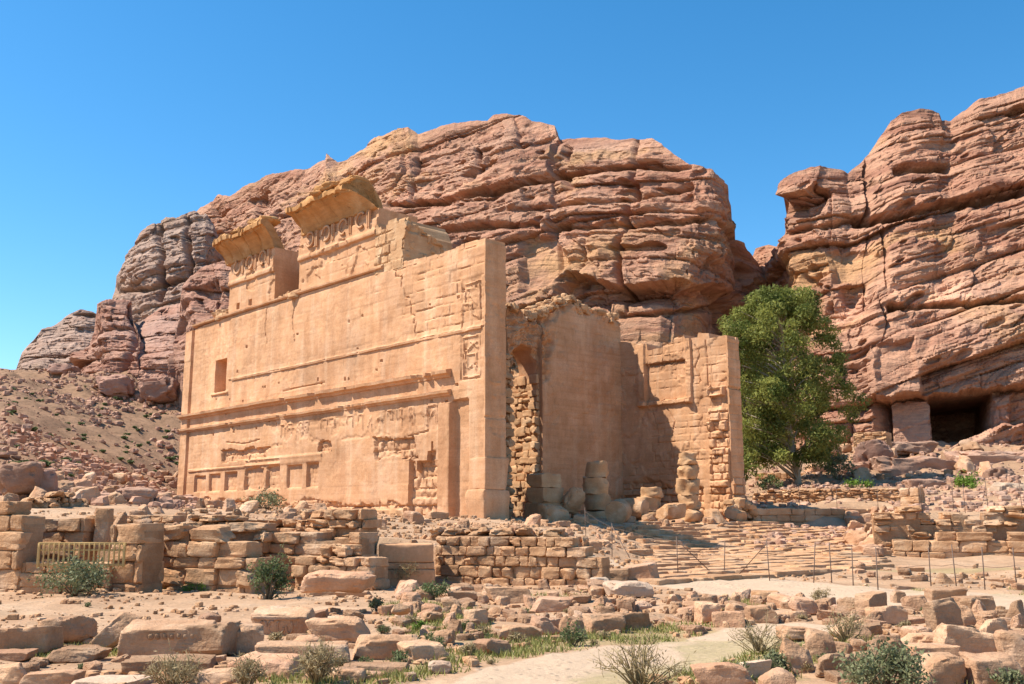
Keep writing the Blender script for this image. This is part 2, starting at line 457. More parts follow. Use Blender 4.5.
def ground_material():
    m = NT('desert_ground')
    v = m.vec()
    n1 = m.noise(v, 0.35, 8, 0.62)
    c = m.ramp(n1, [(0.32, (0.34, 0.20, 0.115)), (0.5, (0.42, 0.258, 0.152)), (0.66, (0.49, 0.325, 0.205))])
    fine = m.noise(v, 9.0, 6, 0.75)
    vor = m.n('ShaderNodeTexVoronoi'); vor.inputs['Scale'].default_value = 5.0; m.l(v, vor.inputs['Vector'])
    peb = m.ramp(vor.outputs['Distance'], [(0.10, (1, 1, 1)), (0.32, (0, 0, 0))])
    pm = m.math('MULTIPLY', peb, m.ramp(m.noise(v, 1.1, 4, 0.6), [(0.42, (0, 0, 0)), (0.58, (1, 1, 1))]))
    c = m.mix(m.math('MULTIPLY', pm, 0.7), c, m.mix(fine, (0.30, 0.19, 0.13), (0.62, 0.48, 0.36)))
    drt = m.noise(v, 0.9, 9, 0.72)
    c = m.mix(m.math('MULTIPLY', m.ramp(drt, [(0.46, (0, 0, 0)), (0.62, (1, 1, 1))]), 0.55), c, (0.27, 0.175, 0.105))
    # hill scrub
    hill = m.attr('hill')
    scrub = m.ramp(m.noise(v, 1.2, 6, 0.75), [(0.46, (0, 0, 0)), (0.60, (1, 1, 1))])
    hc = m.mix(m.noise(v, 0.8, 8, 0.7), (0.20, 0.108, 0.062), (0.37, 0.222, 0.13))
    hc = m.mix(m.math('MULTIPLY', scrub, 0.75), hc, (0.17, 0.10, 0.058))
    c = m.mix(hill, c, hc)
    path = m.attr('path')
    edge = m.math('ADD', path, m.math('MULTIPLY', m.math('SUBTRACT', m.noise(v, 2.2, 6, 0.7), 0.5), 0.7))
    pf = m.ramp(edge, [(0.40, (0, 0, 0)), (0.58, (1, 1, 1))])
    pc = m.mix(m.noise(v, 1.8, 9, 0.72), (0.37, 0.255, 0.165), (0.56, 0.405, 0.275))
    pc = m.mix(m.math('MULTIPLY', pm, 0.4), pc, (0.33, 0.22, 0.14))
    c = m.mix(pf, c, pc)
    gr = m.attr('grass')
    ge = m.math('ADD', gr, m.math('MULTIPLY', m.math('SUBTRACT', m.noise(v, 1.6, 7, 0.75), 0.5), 1.1))
    gf = m.ramp(ge, [(0.45, (0, 0, 0)), (0.72, (1, 1, 1))])
    c = m.mix(m.math('MULTIPLY', gf, m.math('MULTIPLY', m.noise(v, 5.0, 6, 0.8), 0.9)), c, m.mix(fine, (0.14, 0.135, 0.04), (0.34, 0.28, 0.12)))
    c = m.scaled(c, m.math('ADD', m.math('MULTIPLY', fine, 0.55), 0.72))
    m.l(c, m.b.inputs['Base Color'])
    h = m.math('ADD', m.math('MULTIPLY', m.noise(v, 3.5, 9, 0.7), 1.0), m.math('MULTIPLY', pm, 0.6))
    m.bump(h, 0.8, 0.06)
    return m.m
MAT['ground'] = ground_material()

def leaf_material(name, a, b, trans=0.25):
    m = NT(name)
    f = m.math('MULTIPLY_ADD', m.attr('tint'), 0.5, 0.5)
    c = m.mix(f, a, b)
    m.l(c, m.b.inputs['Base Color'])
    m.b.inputs['Roughness'].default_value = 0.6
    tr = m.n('ShaderNodeBsdfTranslucent'); m.l(c, tr.inputs['Color'])
    mx = m.n('ShaderNodeMixShader'); mx.inputs[0].default_value = trans
    m.l(m.b.outputs[0], mx.inputs[1]); m.l(tr.outputs[0], mx.inputs[2])
    out = m.t.nodes['Material Output']; m.l(mx.outputs[0], out.inputs['Surface'])
    return m.m
MAT['leaf_tree'] = leaf_material('tree_leaves', (0.06, 0.09, 0.018), (0.37, 0.365, 0.09), 0.40)
MAT['leaf_bush'] = leaf_material('bush_leaves', (0.07, 0.10, 0.03), (0.20, 0.23, 0.10))
MAT['leaf_grey'] = leaf_material('grey_green_leaves', (0.11, 0.125, 0.055), (0.27, 0.27, 0.14))
MAT['leaf_bright'] = leaf_material('bright_green_leaves', (0.07, 0.14, 0.015), (0.22, 0.32, 0.05))
MAT['dry'] = leaf_material('dry_straw', (0.24, 0.17, 0.08), (0.42, 0.32, 0.17), 0.15)
MAT['grass'] = leaf_material('short_grass', (0.12, 0.14, 0.025), (0.40, 0.36, 0.13))

def plain(name, col, rough=0.8, metal=0.0, nscale=8.0):
    m = NT(name)
    v = m.vec(rand=True)
    c = m.scaled(m.mix(m.noise(v, nscale, 5), col, tuple(min(1, x * 1.35) for x in col)), 0.9)
    m.l(c, m.b.inputs['Base Color']); m.b.inputs['Roughness'].default_value = rough; m.b.inputs['Metallic'].default_value = metal
    m.bump(m.noise(v, nscale * 4, 5), 0.2, 0.005)
    return m.m
MAT['bark'] = plain('pale_bark', (0.36, 0.29, 0.21), 0.9, 0, 3.0)
MAT['twig'] = plain('twig_bark', (0.22, 0.16, 0.10), 0.9)
MAT['rust'] = plain('rusty_iron', (0.15, 0.10, 0.075), 0.8, 0.1)
MAT['wood'] = plain('weathered_yellow_wood', (0.52, 0.33, 0.13), 0.8)
# ================================================================== GROUND
# painted ground cover masks are kept in photo-independent plan coordinates (metres)
_path_pts = [np.array([ground(px, py)[:2] for px, py in line]) for line in (
    [(1060, 606), (960, 600), (880, 597), (800, 590), (735, 584), (680, 579), (640, 573)],
    [(520, 700), (560, 678), (610, 665), (680, 650), (740, 640), (800, 628)],
    )]
_path_w = [3.0, 1.1]

def seg_dist(x, y, pts):
    d = np.full(np.shape(x), 1e9)
    for a, b in zip(pts[:-1], pts[1:]):
        ab = b - a; L = (ab ** 2).sum() + 1e-9
        t = np.clip(((x - a[0]) * ab[0] + (y - a[1]) * ab[1]) / L, 0, 1)
        d = np.minimum(d, np.hypot(x - a[0] - t * ab[0], y - a[1] - t * ab[1]))
    return d

def path_mask(x, y):
    m = np.zeros(np.shape(x))
    for p, w in zip(_path_pts, _path_w):
        m = np.maximum(m, 1 - smooth(w * 0.75, w * 1.25, seg_dist(x, y, p)))
    return m

_grass_lines = [np.array([ground(px, py)[:2] for px, py in line]) for line in (
    [(330, 684), (430, 668), (520, 652), (600, 636), (680, 628)],
    [(640, 684), (700, 672), (760, 652), (800, 640)],
    [(415, 606), (440, 625), (470, 640)],
    [(5, 648), (60, 655), (100, 650)],
    [(160, 590), (200, 588), (255, 590)],
    [(900, 572), (960, 570), (1030, 571)])]
_grass_w = [0.75, 1.0, 0.9, 0.5, 0.35, 1.6]
def grass_mask(x, y):
    m = np.zeros(np.shape(x))
    for p, w in zip(_grass_lines, _grass_w):
        m = np.maximum(m, 1 - smooth(w * 0.4, w * 1.7, seg_dist(x, y, p)))
    n = 0.5 + 0.5 * fbm(x * 0.5, y * 0.5, 0 * x, 3, 41)
    near = (1 - smooth(30, 38, y)) * smooth(-1.0, 4.0, x + (y - 14) * 0.25)
    return np.clip(m * (0.55 + 0.6 * n) + near * 0.55 * smooth(0.55, 0.95, n), 0, 1)

gx = np.concatenate([np.linspace(-1600, -75, 22)[:-1], np.linspace(-75, -19, 70)[:-1], np.linspace(-19, 24, 216)[:-1], np.linspace(24, 90, 88)[:-1], np.linspace(90, 1600, 22)])
gy = np.concatenate([np.linspace(-300, 8, 14)[:-1], np.linspace(8, 66, 290)[:-1], np.linspace(66, 170, 190)[:-1], np.linspace(170, 1500, 30)])
GX, GY = np.meshgrid(gx, gy, indexing='ij')
GZ = terrain(GX, GY)
pm_v = path_mask(GX, GY).ravel(); gm_v = grass_mask(GX, GY).ravel()
hill_v = (smooth(48, 66, GY) * (1 - smooth(-0.30, -0.18, GX / np.maximum(GY, 5))) + 0.55 * smooth(80, 100, GY)).ravel()
gv = np.stack([GX, GY, GZ], -1).reshape(-1, 3)
gf = grid_faces(len(gx), len(gy))[:, ::-1]
fm = pm_v[gf].mean(1) > 0.55
def submesh(name, faces):
    used, inv = np.unique(faces, return_inverse=True)
    me = make_mesh(name, gv[used], inv.reshape(-1, 4), None, True)
    for an, av in (('path', pm_v), ('grass', gm_v), ('hill', np.clip(hill_v, 0, 1))):
        a = me.attributes.new(an, 'FLOAT', 'POINT'); a.data.foreach_set('value', av[used].astype(np.float32))
    return me
tag(new_obj('ground', submesh('ground', gf[~fm]), MAT['ground']), kind='structure')
tag(new_obj('sand_path', submesh('sand_path', gf[fm]), MAT['ground']), kind='structure')

# ================================================================== CLIFFS
def beds(zs, thick, seed, lo=-40, hi=140):
    r = np.random.default_rng(seed)
    b = [lo]
    while b[-1] < hi: b.append(b[-1] + thick * r.uniform(0.55, 1.6))
    b = np.array(b); i = np.clip(np.searchsorted(b, zs, side='right') - 1, 0, len(b) - 2)
    f = np.clip((zs - b[i]) / (b[i + 1] - b[i]), 0, 1)
    return i, f, r.uniform(-1, 1, len(b))[i]

def strata_disp(s, w, zs, scale, seed, bulge=1.0):
    """outward push of a pillowy, jointed, bedded rock face; s runs along the face, zs across the beds"""
    d = np.zeros_like(s)
    for lvl, (th, jn, ab, ao) in enumerate(((10, 26, 1.6, 2.3), (3.4, 14, 0.62, 0.85), (1.25, 6.5, 0.20, 0.27), (0.6, 3.2, 0.09, 0.11))):
        th *= scale; jn *= scale
        wob = 0.16 * th * fbm(s / (jn * 0.8), w / jn, zs / (th * 2.5), 3, seed + lvl * 31)
        i, f, ro = beds(zs + wob, th, seed + lvl)
        sj = s / jn + 0.25 * fbm(s / jn * 1.5, zs / th * 0.4, w / jn, 3, seed + 7 + lvl) + _hash(i, i * 0, i * 0, seed) * 3
        cj = np.floor(sj).astype(np.int64); fj = sj - cj
        rc = _hash(i, cj, cj * 0, seed + 3) * 2 - 1
        keep = _hash(i, cj, cj * 0, seed + 11)
        bz = 1 - np.abs(2 * f - 1) ** 10
        bj = 1 - np.abs(2 * fj - 1) ** 24 * (keep > 0.35)
        d += scale * (ab * bulge * (bz - 1) * 0.9 + ab * 0.55 * (bj - 1) + ao * (0.6 * ro + 0.75 * rc))
    fx = np.round(1.5 * fbm(s / (6 * scale), w / (6 * scale), zs / (4 * scale), 3, seed + 55) * 1.3 + 0.25 * vnoise(s / 2, zs / 2, w * 0, 3)) / 1.5
    d += scale * (0.5 * fx + 1.2 * fbm(s / (11 * scale), w / (11 * scale), zs / (7 * scale), 5, seed + 50)
                  - 0.8 * np.abs(vnoise(s / (3.0 * scale), w / 3.0, zs / (1.6 * scale), seed + 60))
                  - 0.35 * np.abs(vnoise(s / (1.1 * scale), w, zs / (0.7 * scale), seed + 61)))
    # weathered hollows strung along the beds
    for cw, ch, dep, sd in ((9.0, 4.5, 2.2, 5), (4.0, 2.2, 1.1, 6)):
        a = s / (cw * scale) + 0.3 * vnoise(s / 3, zs / 3, w * 0, sd); b = zs / (ch * scale) + 0.3 * vnoise(s / 3, zs / 3, w * 0, sd + 9)
        ia = np.floor(a).astype(np.int64); ib = np.floor(b).astype(np.int64)
        for da in (-1, 0, 1):
            for db in (-1, 0, 1):
                ca, cb = ia + da, ib + db
                ox = _hash(ca, cb, ca * 0, seed + sd); oy = _hash(ca, cb, ca * 0 + 1, seed + sd); on = _hash(ca, cb, ca * 0 + 2, seed + sd)
                rr = 0.18 + 0.26 * _hash(ca, cb, ca * 0 + 3, seed + sd)
                dd = np.hypot(a - ca - 0.2 - 0.6 * ox, b - cb - 0.2 - 0.6 * oy) / rr
                d -= scale * dep * (on > 0.86) * (1 - smooth(0.55, 1.0, dd))
    return d

def poly_dist(px, py, pts):
    pts = np.asarray(pts, float); d = np.full(px.shape, 1e9)
    for a, b in zip(pts[:-1], pts[1:]):
        ab = b - a; L = (ab ** 2).sum() + 1e-9
        t = np.clip(((px - a[0]) * ab[0] + (py - a[1]) * ab[1]) / L, 0, 1)
        d = np.minimum(d, np.hypot(px - a[0] - t * ab[0], py - a[1] - t * ab[1]))
    return d

def in_poly(px, py, pts, soft):
    """soft inside mask of a polygon"""
    inside = np.zeros(px.shape, bool); n = len(pts)
    for i in range(n):
        (x1, y1), (x2, y2) = pts[i], pts[(i + 1) % n]
        c = ((y1 > py) != (y2 > py)) & (px < (x2 - x1) * (py - y1) / (y2 - y1 + 1e-9) + x1)
        inside ^= c
    d = poly_dist(px, py, list(pts) + [pts[0]])
    return np.clip(0.5 + np.where(inside, d, -d) / soft, 0, 1)

def cliff(name, outline, plan, base_py, mat, scale=1.0, seed=1, dip=None, lean=1.0, ns=600, nt=300, carve=(), amp=1.0, depth=70, jag=1.5):
    """outline: skyline [(px,py)]; plan: [(px, Y of the foot, Y of the crest)]; base_py: [(px,py)] of the foot"""
    o = np.array(outline, float); pl = np.array(plan, float); bp = np.array(base_py, float)
    px = np.linspace(o[0, 0], o[-1, 0], ns)
    py = np.interp(px, o[:, 0], o[:, 1])
    py = py + jag * fbm(px / 14.0, px * 0, px * 0 + seed, 4, seed)
    Yb = np.interp(px, pl[:, 0], pl[:, 1]); Yt = np.interp(px, pl[:, 0], pl[:, 2])
    pb = np.interp(px, bp[:, 0], bp[:, 1])
    def zat(px_, py_, Y):
        a = (px_ - 512) / FPX; b = (342 - py_) / FPX
        dy = math.cos(PITCH) - b * math.sin(PITCH); dz = math.sin(PITCH) + b * math.cos(PITCH)
        return a / dy * Y, EYE + dz / dy * Y
    xt, zt = zat(px, py, Yt); xb, zb = zat(px, pb, Yb)
    t = np.linspace(0, 1, nt)
    h = t[None, :]
    rec = np.clip(h, 0, 1) ** (1.6 * lean)                    # steep below, rounding back towards the crest
    X = xb[:, None] + (xt - xb)[:, None] * rec
    Y = Yb[:, None] + (Yt - Yb)[:, None] * rec
    Z = zb[:, None] + (zt - zb)[:, None] * h
    ppx, ppy = pix_of(X, Y, Z)
    P = np.stack([X, Y, Z], -1)
    ds = np.gradient(P, axis=0)
    nrm = np.stack([ds[..., 1], -ds[..., 0], 0 * ds[..., 0]], -1)
    k = np.ones(41) / 41.0                                     # smooth the facing along the face
    for c in range(2):
        pad = np.pad(nrm[..., c], ((20, 20), (0, 0)), 'edge')
        nrm[..., c] = np.apply_along_axis(lambda q: np.convolve(q, k, 'valid'), 0, pad)
    nrm /= np.linalg.norm(nrm, axis=-1, keepdims=True) + 1e-9
    arc = np.concatenate([[0], np.cumsum(np.hypot(np.diff(xb), np.diff(Yb)))])
    S = arc[:, None] + 0 * h
    zs = Z.copy()
    if dip is not None:
        dd = np.array(dip, float); zs = zs + (np.interp(px, dd[:, 0], dd[:, 1]))[:, None]
    zs = zs + 2.0 * scale * fbm(S / 40.0, Z / 40.0, 0 * S, 2, seed + 90)
    D = amp * strata_disp(S, Y * 0.5, zs, scale, seed)
    tint = 0.10 * fbm(S / 9.0, Z / 5.0, 0 * S, 4, seed + 5)
    jx = 2.2 * fbm(ppx / 9.0, ppy / 9.0, 0 * ppx, 3, seed + 4)
    jy = 2.2 * fbm(ppx / 9.0, ppy / 9.0, 0 * ppx, 3, seed + 6)
    for kind, pts, width, dep in carve:
        if kind == 'crack':
            D = D - dep * np.exp(-(poly_dist(ppx + jx * 0.6, ppy + jy * 0.6, pts) / width) ** 2)
        elif kind == 'area':
            D = D - dep * in_poly(ppx + jx, ppy + jy, pts, width)
        elif kind == 'flat':                                   # a bald planar scar: strata damped, set back
            m = in_poly(ppx + jx, ppy + jy, pts, width); D = D * (1 - 0.75 * m) - dep * m
        elif kind == 'door':
            D = D - dep * in_poly(ppx, ppy, pts, width)
        elif kind == 'tint':
            tint = tint + dep * in_poly(ppx + jx * 2, ppy + jy * 2, pts, width)
    side = np.zeros_like(D)
    for kind, pts, width, dep in carve:
        if kind == 'left': side = side + dep * smooth(0, 1, in_poly(ppx, ppy, pts, width))
    P[..., 0] -= side; top_shift = side[:, -1]
    fade = 1 - 0.75 * smooth(0.9, 1.0, h)
    P = P + nrm * (D * fade)[..., None]
    # crest rolls back and the far side drops away, so the mass is a solid hill
    nb = 10
    tb = np.linspace(0, 1, nb + 1)[1:]
    last = P[:, -1].copy(); last[:, 0] += top_shift
    back = np.repeat(last[:, None], nb, 1).copy()
    back[..., 1] += depth * tb[None] ** 1.2
    back[..., 0] += (last[:, 0] / last[:, 1])[:, None] * depth * tb[None] ** 1.2
    back[..., 2] -= (last[:, 2][:, None] + 4) * np.maximum(tb[None] - 0.08, 0) ** 1.4
    back += (1.2 * fbm(back[..., 0] / 6, back[..., 1] / 6, back[..., 2] / 6, 3, seed))[..., None] * np.array([0, 0, 0.8])
    back[..., 0] -= top_shift[:, None] * np.clip(1 - tb[None] / 0.25, 0, 1)
    foot = P[:, :1].copy(); foot[..., 2] -= 12
    A = np.concatenate([foot, P, back], 1)
    T = np.concatenate([tint[:, :1], tint, np.repeat(tint[:, -1:], nb, 1)], 1)
    n, m = A.shape[:2]
    f = grid_faces(n, m)[:, ::-1]
    me = make_mesh(name, A.reshape(-1, 3), f, T.ravel(), True); me.set_sharp_from_angle(angle=math.radians(24))
    return new_obj(name, me, mat)

MID_OUT = [(140, 345), (150, 300), (165, 262), (178, 236), (190, 216), (200, 207), (208, 204), (215, 194), (228, 196), (241, 185), (262, 178), (285, 170),
           (302, 168), (325, 161), (327, 154), (337, 162), (345, 160), (362, 151), (374, 138), (390, 130), (408, 128), (418, 135), (440, 126), (470, 121), (488, 120), (494, 115), (520, 114), (530, 119),
           (552, 124), (558, 137), (575, 136), (592, 137), (620, 140), (640, 139), (652, 139), (668, 150), (682, 160), (690, 165), (712, 168), (718, 173), (728, 185), (731, 205), (734, 238), (744, 243), (755, 262), (763, 274), (770, 290), (776, 318)]
tag(cliff('cliff', MID_OUT,
      [(140, 228, 255), (200, 215, 250), (300, 180, 225), (400, 158, 205), (500, 146, 192), (600, 140, 176), (660, 138, 166), (690, 140, 160), (715, 148, 158), (732, 158, 164), (742, 163, 168), (776, 172, 176)],
      [(140, 376), (200, 380), (330, 450), (500, 470), (700, 475), (776, 480)], MAT['cliff'], 1.0, 11,
      dip=[(140, 20), (300, 6), (420, 0), (500, -3), (570, -6), (640, -4), (776, -1)], ns=820, nt=330, amp=0.9, lean=0.9, carve=[
      ('crack', [(637, 140), (635, 191), (626, 224), (619, 246), (618, 305)], 2.2, 4.5),
      ('crack', [(386, 205), (439, 204), (494, 193), (555, 178), (632, 168), (690, 168)], 2.6, 3.5),
      ('tint', [(372, 203), (386, 190), (439, 190), (494, 180), (556, 166), (560, 176), (494, 191), (439, 202)], 5, 0.18),
      ('crack', [(414, 160), (413, 204)], 2.2, 4),
      ('crack', [(475, 150), (479, 182)], 2.0, 3),
      ('area', [(566, 149), (575, 148), (578, 158), (574, 165), (567, 164), (564, 156)], 3, 3.5),
      ('area', [(567, 178), (575, 177), (576, 190), (569, 192)], 3, 3.0),
      ('crack', [(433, 232), (480, 227), (540, 226)], 3.0, 3.0),
      ('crack', [(639, 197), (660, 194), (690, 187)], 2.5, 2.5),
      ('crack', [(551, 229), (620, 226), (705, 221)], 2.5, 2.5),
      ('crack', [(500, 212), (570, 206), (640, 200)], 2.5, 1.6),
      ('flat', [(520, 240), (556, 232), (566, 262), (545, 285), (520, 290)], 5, 2.0),
      ('area', [(566, 272), (600, 281), (622, 286), (660, 282), (720, 288), (735, 300), (776, 330), (776, 500), (520, 500), (540, 320)], 5, 4.5),
      ('flat', [(600, 296), (735, 300), (745, 480), (590, 480)], 8, 2.0),
      ('crack', [(610, 312), (660, 309), (740, 306)], 2.5, 2.0),
      ('crack', [(735, 236), (738, 262), (737, 320)], 3.0, 7),
      ]), kind='structure')

RIGHT_OUT = [(752, 262), (757, 249), (770, 246), (780, 248), (785, 240), (787, 222), (789, 196), (791, 184), (796, 177), (802, 174), (815, 172), (830, 167), (840, 169), (848, 174), (860, 163), (870, 152), (884, 133), (890, 122), (902, 113), (922, 110), (939, 113), (941, 122), (950, 123),
             (962, 112), (975, 103), (990, 97), (1004, 92), (1024, 87), (1060, 74), (1120, 50), (1200, 40), (1320, 60)]
tag(cliff('cliff', RIGHT_OUT,
      [(752, 172, 178), (780, 160, 172), (792, 147, 160), (830, 138, 158), (880, 132, 160), (950, 129, 162), (1024, 126, 160), (1120, 120, 160), (1320, 112, 160)],
      [(752, 470), (800, 462), (870, 446), (1024, 446), (1320, 446)], MAT['cliff'], 0.9, 23,
      dip=[(752, 0), (860, 0), (900, -2), (1024, -6), (1320, -14)], ns=760, nt=380, amp=0.9, lean=0.85, carve=[
      ('crack', [(855, 224), (871, 221), (905, 214), (942, 206), (985, 198), (1024, 190)], 3.2, 4.0),
      ('left', [(788, 166), (840, 160), (842, 182), (812, 197), (790, 203)], 5, 1.8),
      ('crack', [(868, 157), (867, 190), (865, 221)], 2.2, 2.0),
      ('crack', [(886, 222), (888, 255), (889, 283)], 2.0, 1.4),
      ('area', [(788, 199), (806, 196), (826, 186), (832, 196), (820, 214), (800, 222), (790, 215)], 4, 4.0),
      ('flat', [(828, 252), (886, 250), (888, 282), (832, 282)], 5, 2.0),
      ('crack', [(898, 171), (915, 168), (945, 170)], 4, 3.0),
      ('crack', [(780, 234), (830, 226), (868, 220)], 2.2, 1.8),
      ('crack', [(890, 306), (940, 304), (1024, 300)], 3, 3.0),
      ('tint', [(893, 283), (968, 281), (970, 303), (895, 305)], 4, 0.35),
      ('tint', [(832, 292), (866, 288), (862, 318), (832, 322)], 5, 0.25), ('tint', [(992, 212), (1012, 205), (1000, 250), (985, 245)], 6, 0.28),
      ('flat', [(870, 330), (905, 326), (922, 332), (920, 394), (872, 400)], 6, -1.0),
      ('area', [(876, 345), (912, 340), (916, 372), (900, 384), (880, 382)], 4, 1.0),
      ('area', [(868, 402), (931, 394), (1024, 383), (1100, 380), (1100, 470), (868, 470)], 3, 4.0),
      ('door', [(872, 404), (889, 401), (891, 440), (872, 446)], 2, 5.0),
      ('door', [(932, 396), (996, 389), (992, 425), (965, 438), (948, 447), (935, 447)], 2, 22.0),
      ('flat', [(890, 401), (931, 396), (934, 452), (888, 452)], 3, 2.2),
      ('area', [(996, 392), (1014, 388), (1012, 424), (998, 428)], 3, -1.6),
      ('area', [(945, 446), (975, 432), (1000, 424), (1024, 420), (1024, 452), (945, 452)], 5, -4.0),
      ]), kind='structure')

tag(cliff('cliff', [(104, 340), (109, 316), (113, 300), (116, 276), (121, 268), (128, 251), (133, 246), (140, 236), (147, 226), (158, 219), (166, 216), (176, 218), (186, 213), (194, 211), (205, 214), (214, 226), (222, 246), (232, 280), (240, 330)],
      [(104, 200, 214), (140, 188, 208), (200, 186, 206), (240, 196, 206)], [(104, 376), (240, 384)], MAT['grey_cliff'], 0.75, 57, dip=[(104, 4), (240, -4)], ns=260, nt=230, amp=1.0, depth=40, jag=3.0, carve=[
      ('crack', [(158, 222), (164, 260), (160, 300)], 2.4, 4), ('crack', [(185, 214), (190, 250), (186, 310)], 2.4, 4), ('crack', [(116, 292), (150, 288), (215, 270)], 2.2, 2.5)]), kind='structure')
# far grey ridge, red crags and the ridge behind them on the left
tag(cliff('hill', [(8, 380), (16, 368), (22, 352), (34, 338), (42, 328), (54, 324), (66, 316), (80, 309), (92, 310), (104, 318), (120, 330), (150, 345), (185, 350)],
      [(8, 285, 300), (185, 290, 320)], [(8, 385), (185, 385)], MAT['grey_cliff'], 1.1, 37, ns=240, nt=130, amp=1.0, depth=60), kind='structure')
tag(cliff('hill', [(64, 386), (72, 372), (80, 352), (88, 346), (94, 330), (96, 303), (106, 299), (131, 300), (135, 305), (134, 322), (140, 326), (150, 315), (163, 306), (180, 302), (192, 296), (215, 300), (240, 310), (270, 330)],
      [(64, 150, 158), (100, 140, 154), (180, 136, 165), (270, 140, 170)], [(64, 388), (120, 380), (180, 384), (270, 400)], MAT['red_cliff'], 0.62, 41, ns=340, nt=190, amp=1.0, depth=40, carve=[
      ('crack', [(134, 305), (132, 340), (120, 372)], 2.5, 3.5), ('crack', [(96, 330), (112, 326), (132, 328)], 2, 2)]), kind='structure')
# ================================================================== THE TEMPLE RUIN
# local frame: x runs along the portico front, y along the long sunlit wall, z up from sea of the site
P0 = at_depth(483, 520, 60.0)
temple = empty('temple_ruin', (P0[0], P0[1], 0.0), ANG)
tag(temple, 'tall roofless tan sandstone temple ruin with broken cornices and a long sunlit side wall', 'temple')

def relief(u0, u1, zb, zt, depth, thick, place, du=0.09, dz=0.09, tint_fn=None):
    """wall slab whose outer face is a real relief. zb/zt: functions of u (foot and broken top);
    depth(u,z): outward relief; place(u, out, z) -> local x,y,z"""
    nu = max(2, int((u1 - u0) / du)); us = np.linspace(u0, u1, nu)
    b = zb(us); t = zt(us); nz = max(2, int((t.max() - b.min()) / dz))
    tt = np.linspace(0, 1, nz)
    Uu = np.repeat(us[:, None], nz, 1); Z = b[:, None] + (t - b)[:, None] * tt[None]
    D = depth(Uu, Z)
    T = tint_fn(Uu, Z) if tint_fn else 0.05 * fbm(Uu * 0.4, Z * 0.4, 0 * Z, 3, 3)
    # ring that folds the edge back through the thickness of the wall
    Ue = np.pad(Uu, 1, 'edge'); Ze = np.pad(Z, 1, 'edge'); De = np.pad(D, 1, 'edge'); Te = np.pad(T, 1, 'edge')
    De[0, :] = De[-1, :] = -thick; De[:, 0] = De[:, -1] = -thick
    X, Y, Zz = place(Ue, De, Ze)
    A = np.stack(np.broadcast_arrays(X, Y, Zz), -1)
    n, m = A.shape[:2]
    f = grid_faces(n, m)
    # back face
    nv = n * m
    ring = [(0, 0), (n - 1, 0), (n - 1, m - 1), (0, m - 1)]
    parts = Parts(); parts.add(A.reshape(-1, 3), f, Te.ravel())
    bu = np.stack([A[:, 0], A[:, -1]], 1); parts.add(bu.reshape(-1, 3), grid_faces(n, 2)[:, ::-1], 0.0)
    return parts

def fix_normals(o):
    import bmesh
    bm = bmesh.new(); bm.from_mesh(o.data)
    bmesh.ops.remove_doubles(bm, verts=bm.verts, dist=1e-5)
    bmesh.ops.recalc_face_normals(bm, faces=bm.faces)
    bm.to_mesh(o.data); bm.free()

def sharp(o, deg=42):
    """smooth shading that keeps the arrises of cut stone"""
    me = o.data
    me.polygons.foreach_set('use_smooth', np.ones(len(me.polygons), bool))
    me.set_sharp_from_angle(angle=math.radians(deg))

def rect(u, z, u0, u1, z0, z1, s=0.05):
    return np.clip((u - u0) / s + .5, 0, 1) * np.clip((u1 - u) / s + .5, 0, 1) * np.clip((z - z0) / s + .5, 0, 1) * np.clip((z1 - z) / s + .5, 0, 1)

def rough_patch(u, z, u0, u1, z0, z1, seed, amt=0.9):
    """ragged-edged mask"""
    w = 0.55 * fbm(u * 0.9, z * 0.9, 0 * u, 4, seed)
    cx, cz, hx, hz = (u0 + u1) / 2, (z0 + z1) / 2, (u1 - u0) / 2, (z1 - z0) / 2
    r = np.maximum(np.abs(u - cx) / hx, np.abs(z - cz) / hz) + w * amt * 0.6
    return np.clip((1.0 - r) / 0.08 + 0.5, 0, 1)

def courses(u, z, h, L, seed, gw=0.05):
    """groove mask and per-stone random of coursed masonry"""
    r = np.random.default_rng(seed)
    b = [-1.0]
    while b[-1] < 32: b.append(b[-1] + h * r.uniform(0.75, 1.3))
    b = np.array(b); i = np.clip(np.searchsorted(b, z, side='right') - 1, 0, len(b) - 2)
    fz = np.minimum(z - b[i], b[i + 1] - z)
    off = _hash(i, i * 0, i * 0, seed); ln = L * (0.7 + 0.7 * _hash(i, i * 0 + 1, i * 0, seed))
    q = u / ln + off * 5 + 0.22 * vnoise(u / ln * 1.0, i * 3.3, 0 * u, seed)
    c = np.floor(q).astype(np.int64); fu = np.minimum(q - c, 1 - (q - c)) * ln
    g = 1 - np.clip(np.minimum(fz, fu) / gw, 0, 1)
    return g, _hash(i, c, c * 0, seed + 5)

def bars(u, z, segs, w):
    d = poly_dist(u, z, segs)
    return np.clip((w - d) / 0.04 + 0.5, 0, 1)

TOPZ = 19.25
def side_top(u):
    r = np.zeros_like(u) + TOPZ
    r += 0.18 * np.floor(2.5 * vnoise(u / 1.1, 0 * u, 0 * u, 77)) / 2.5 * (u < 8.5)
    r -= 0.25 * smooth(36, 42, u)
    return r
side_px = lambda px, py: None

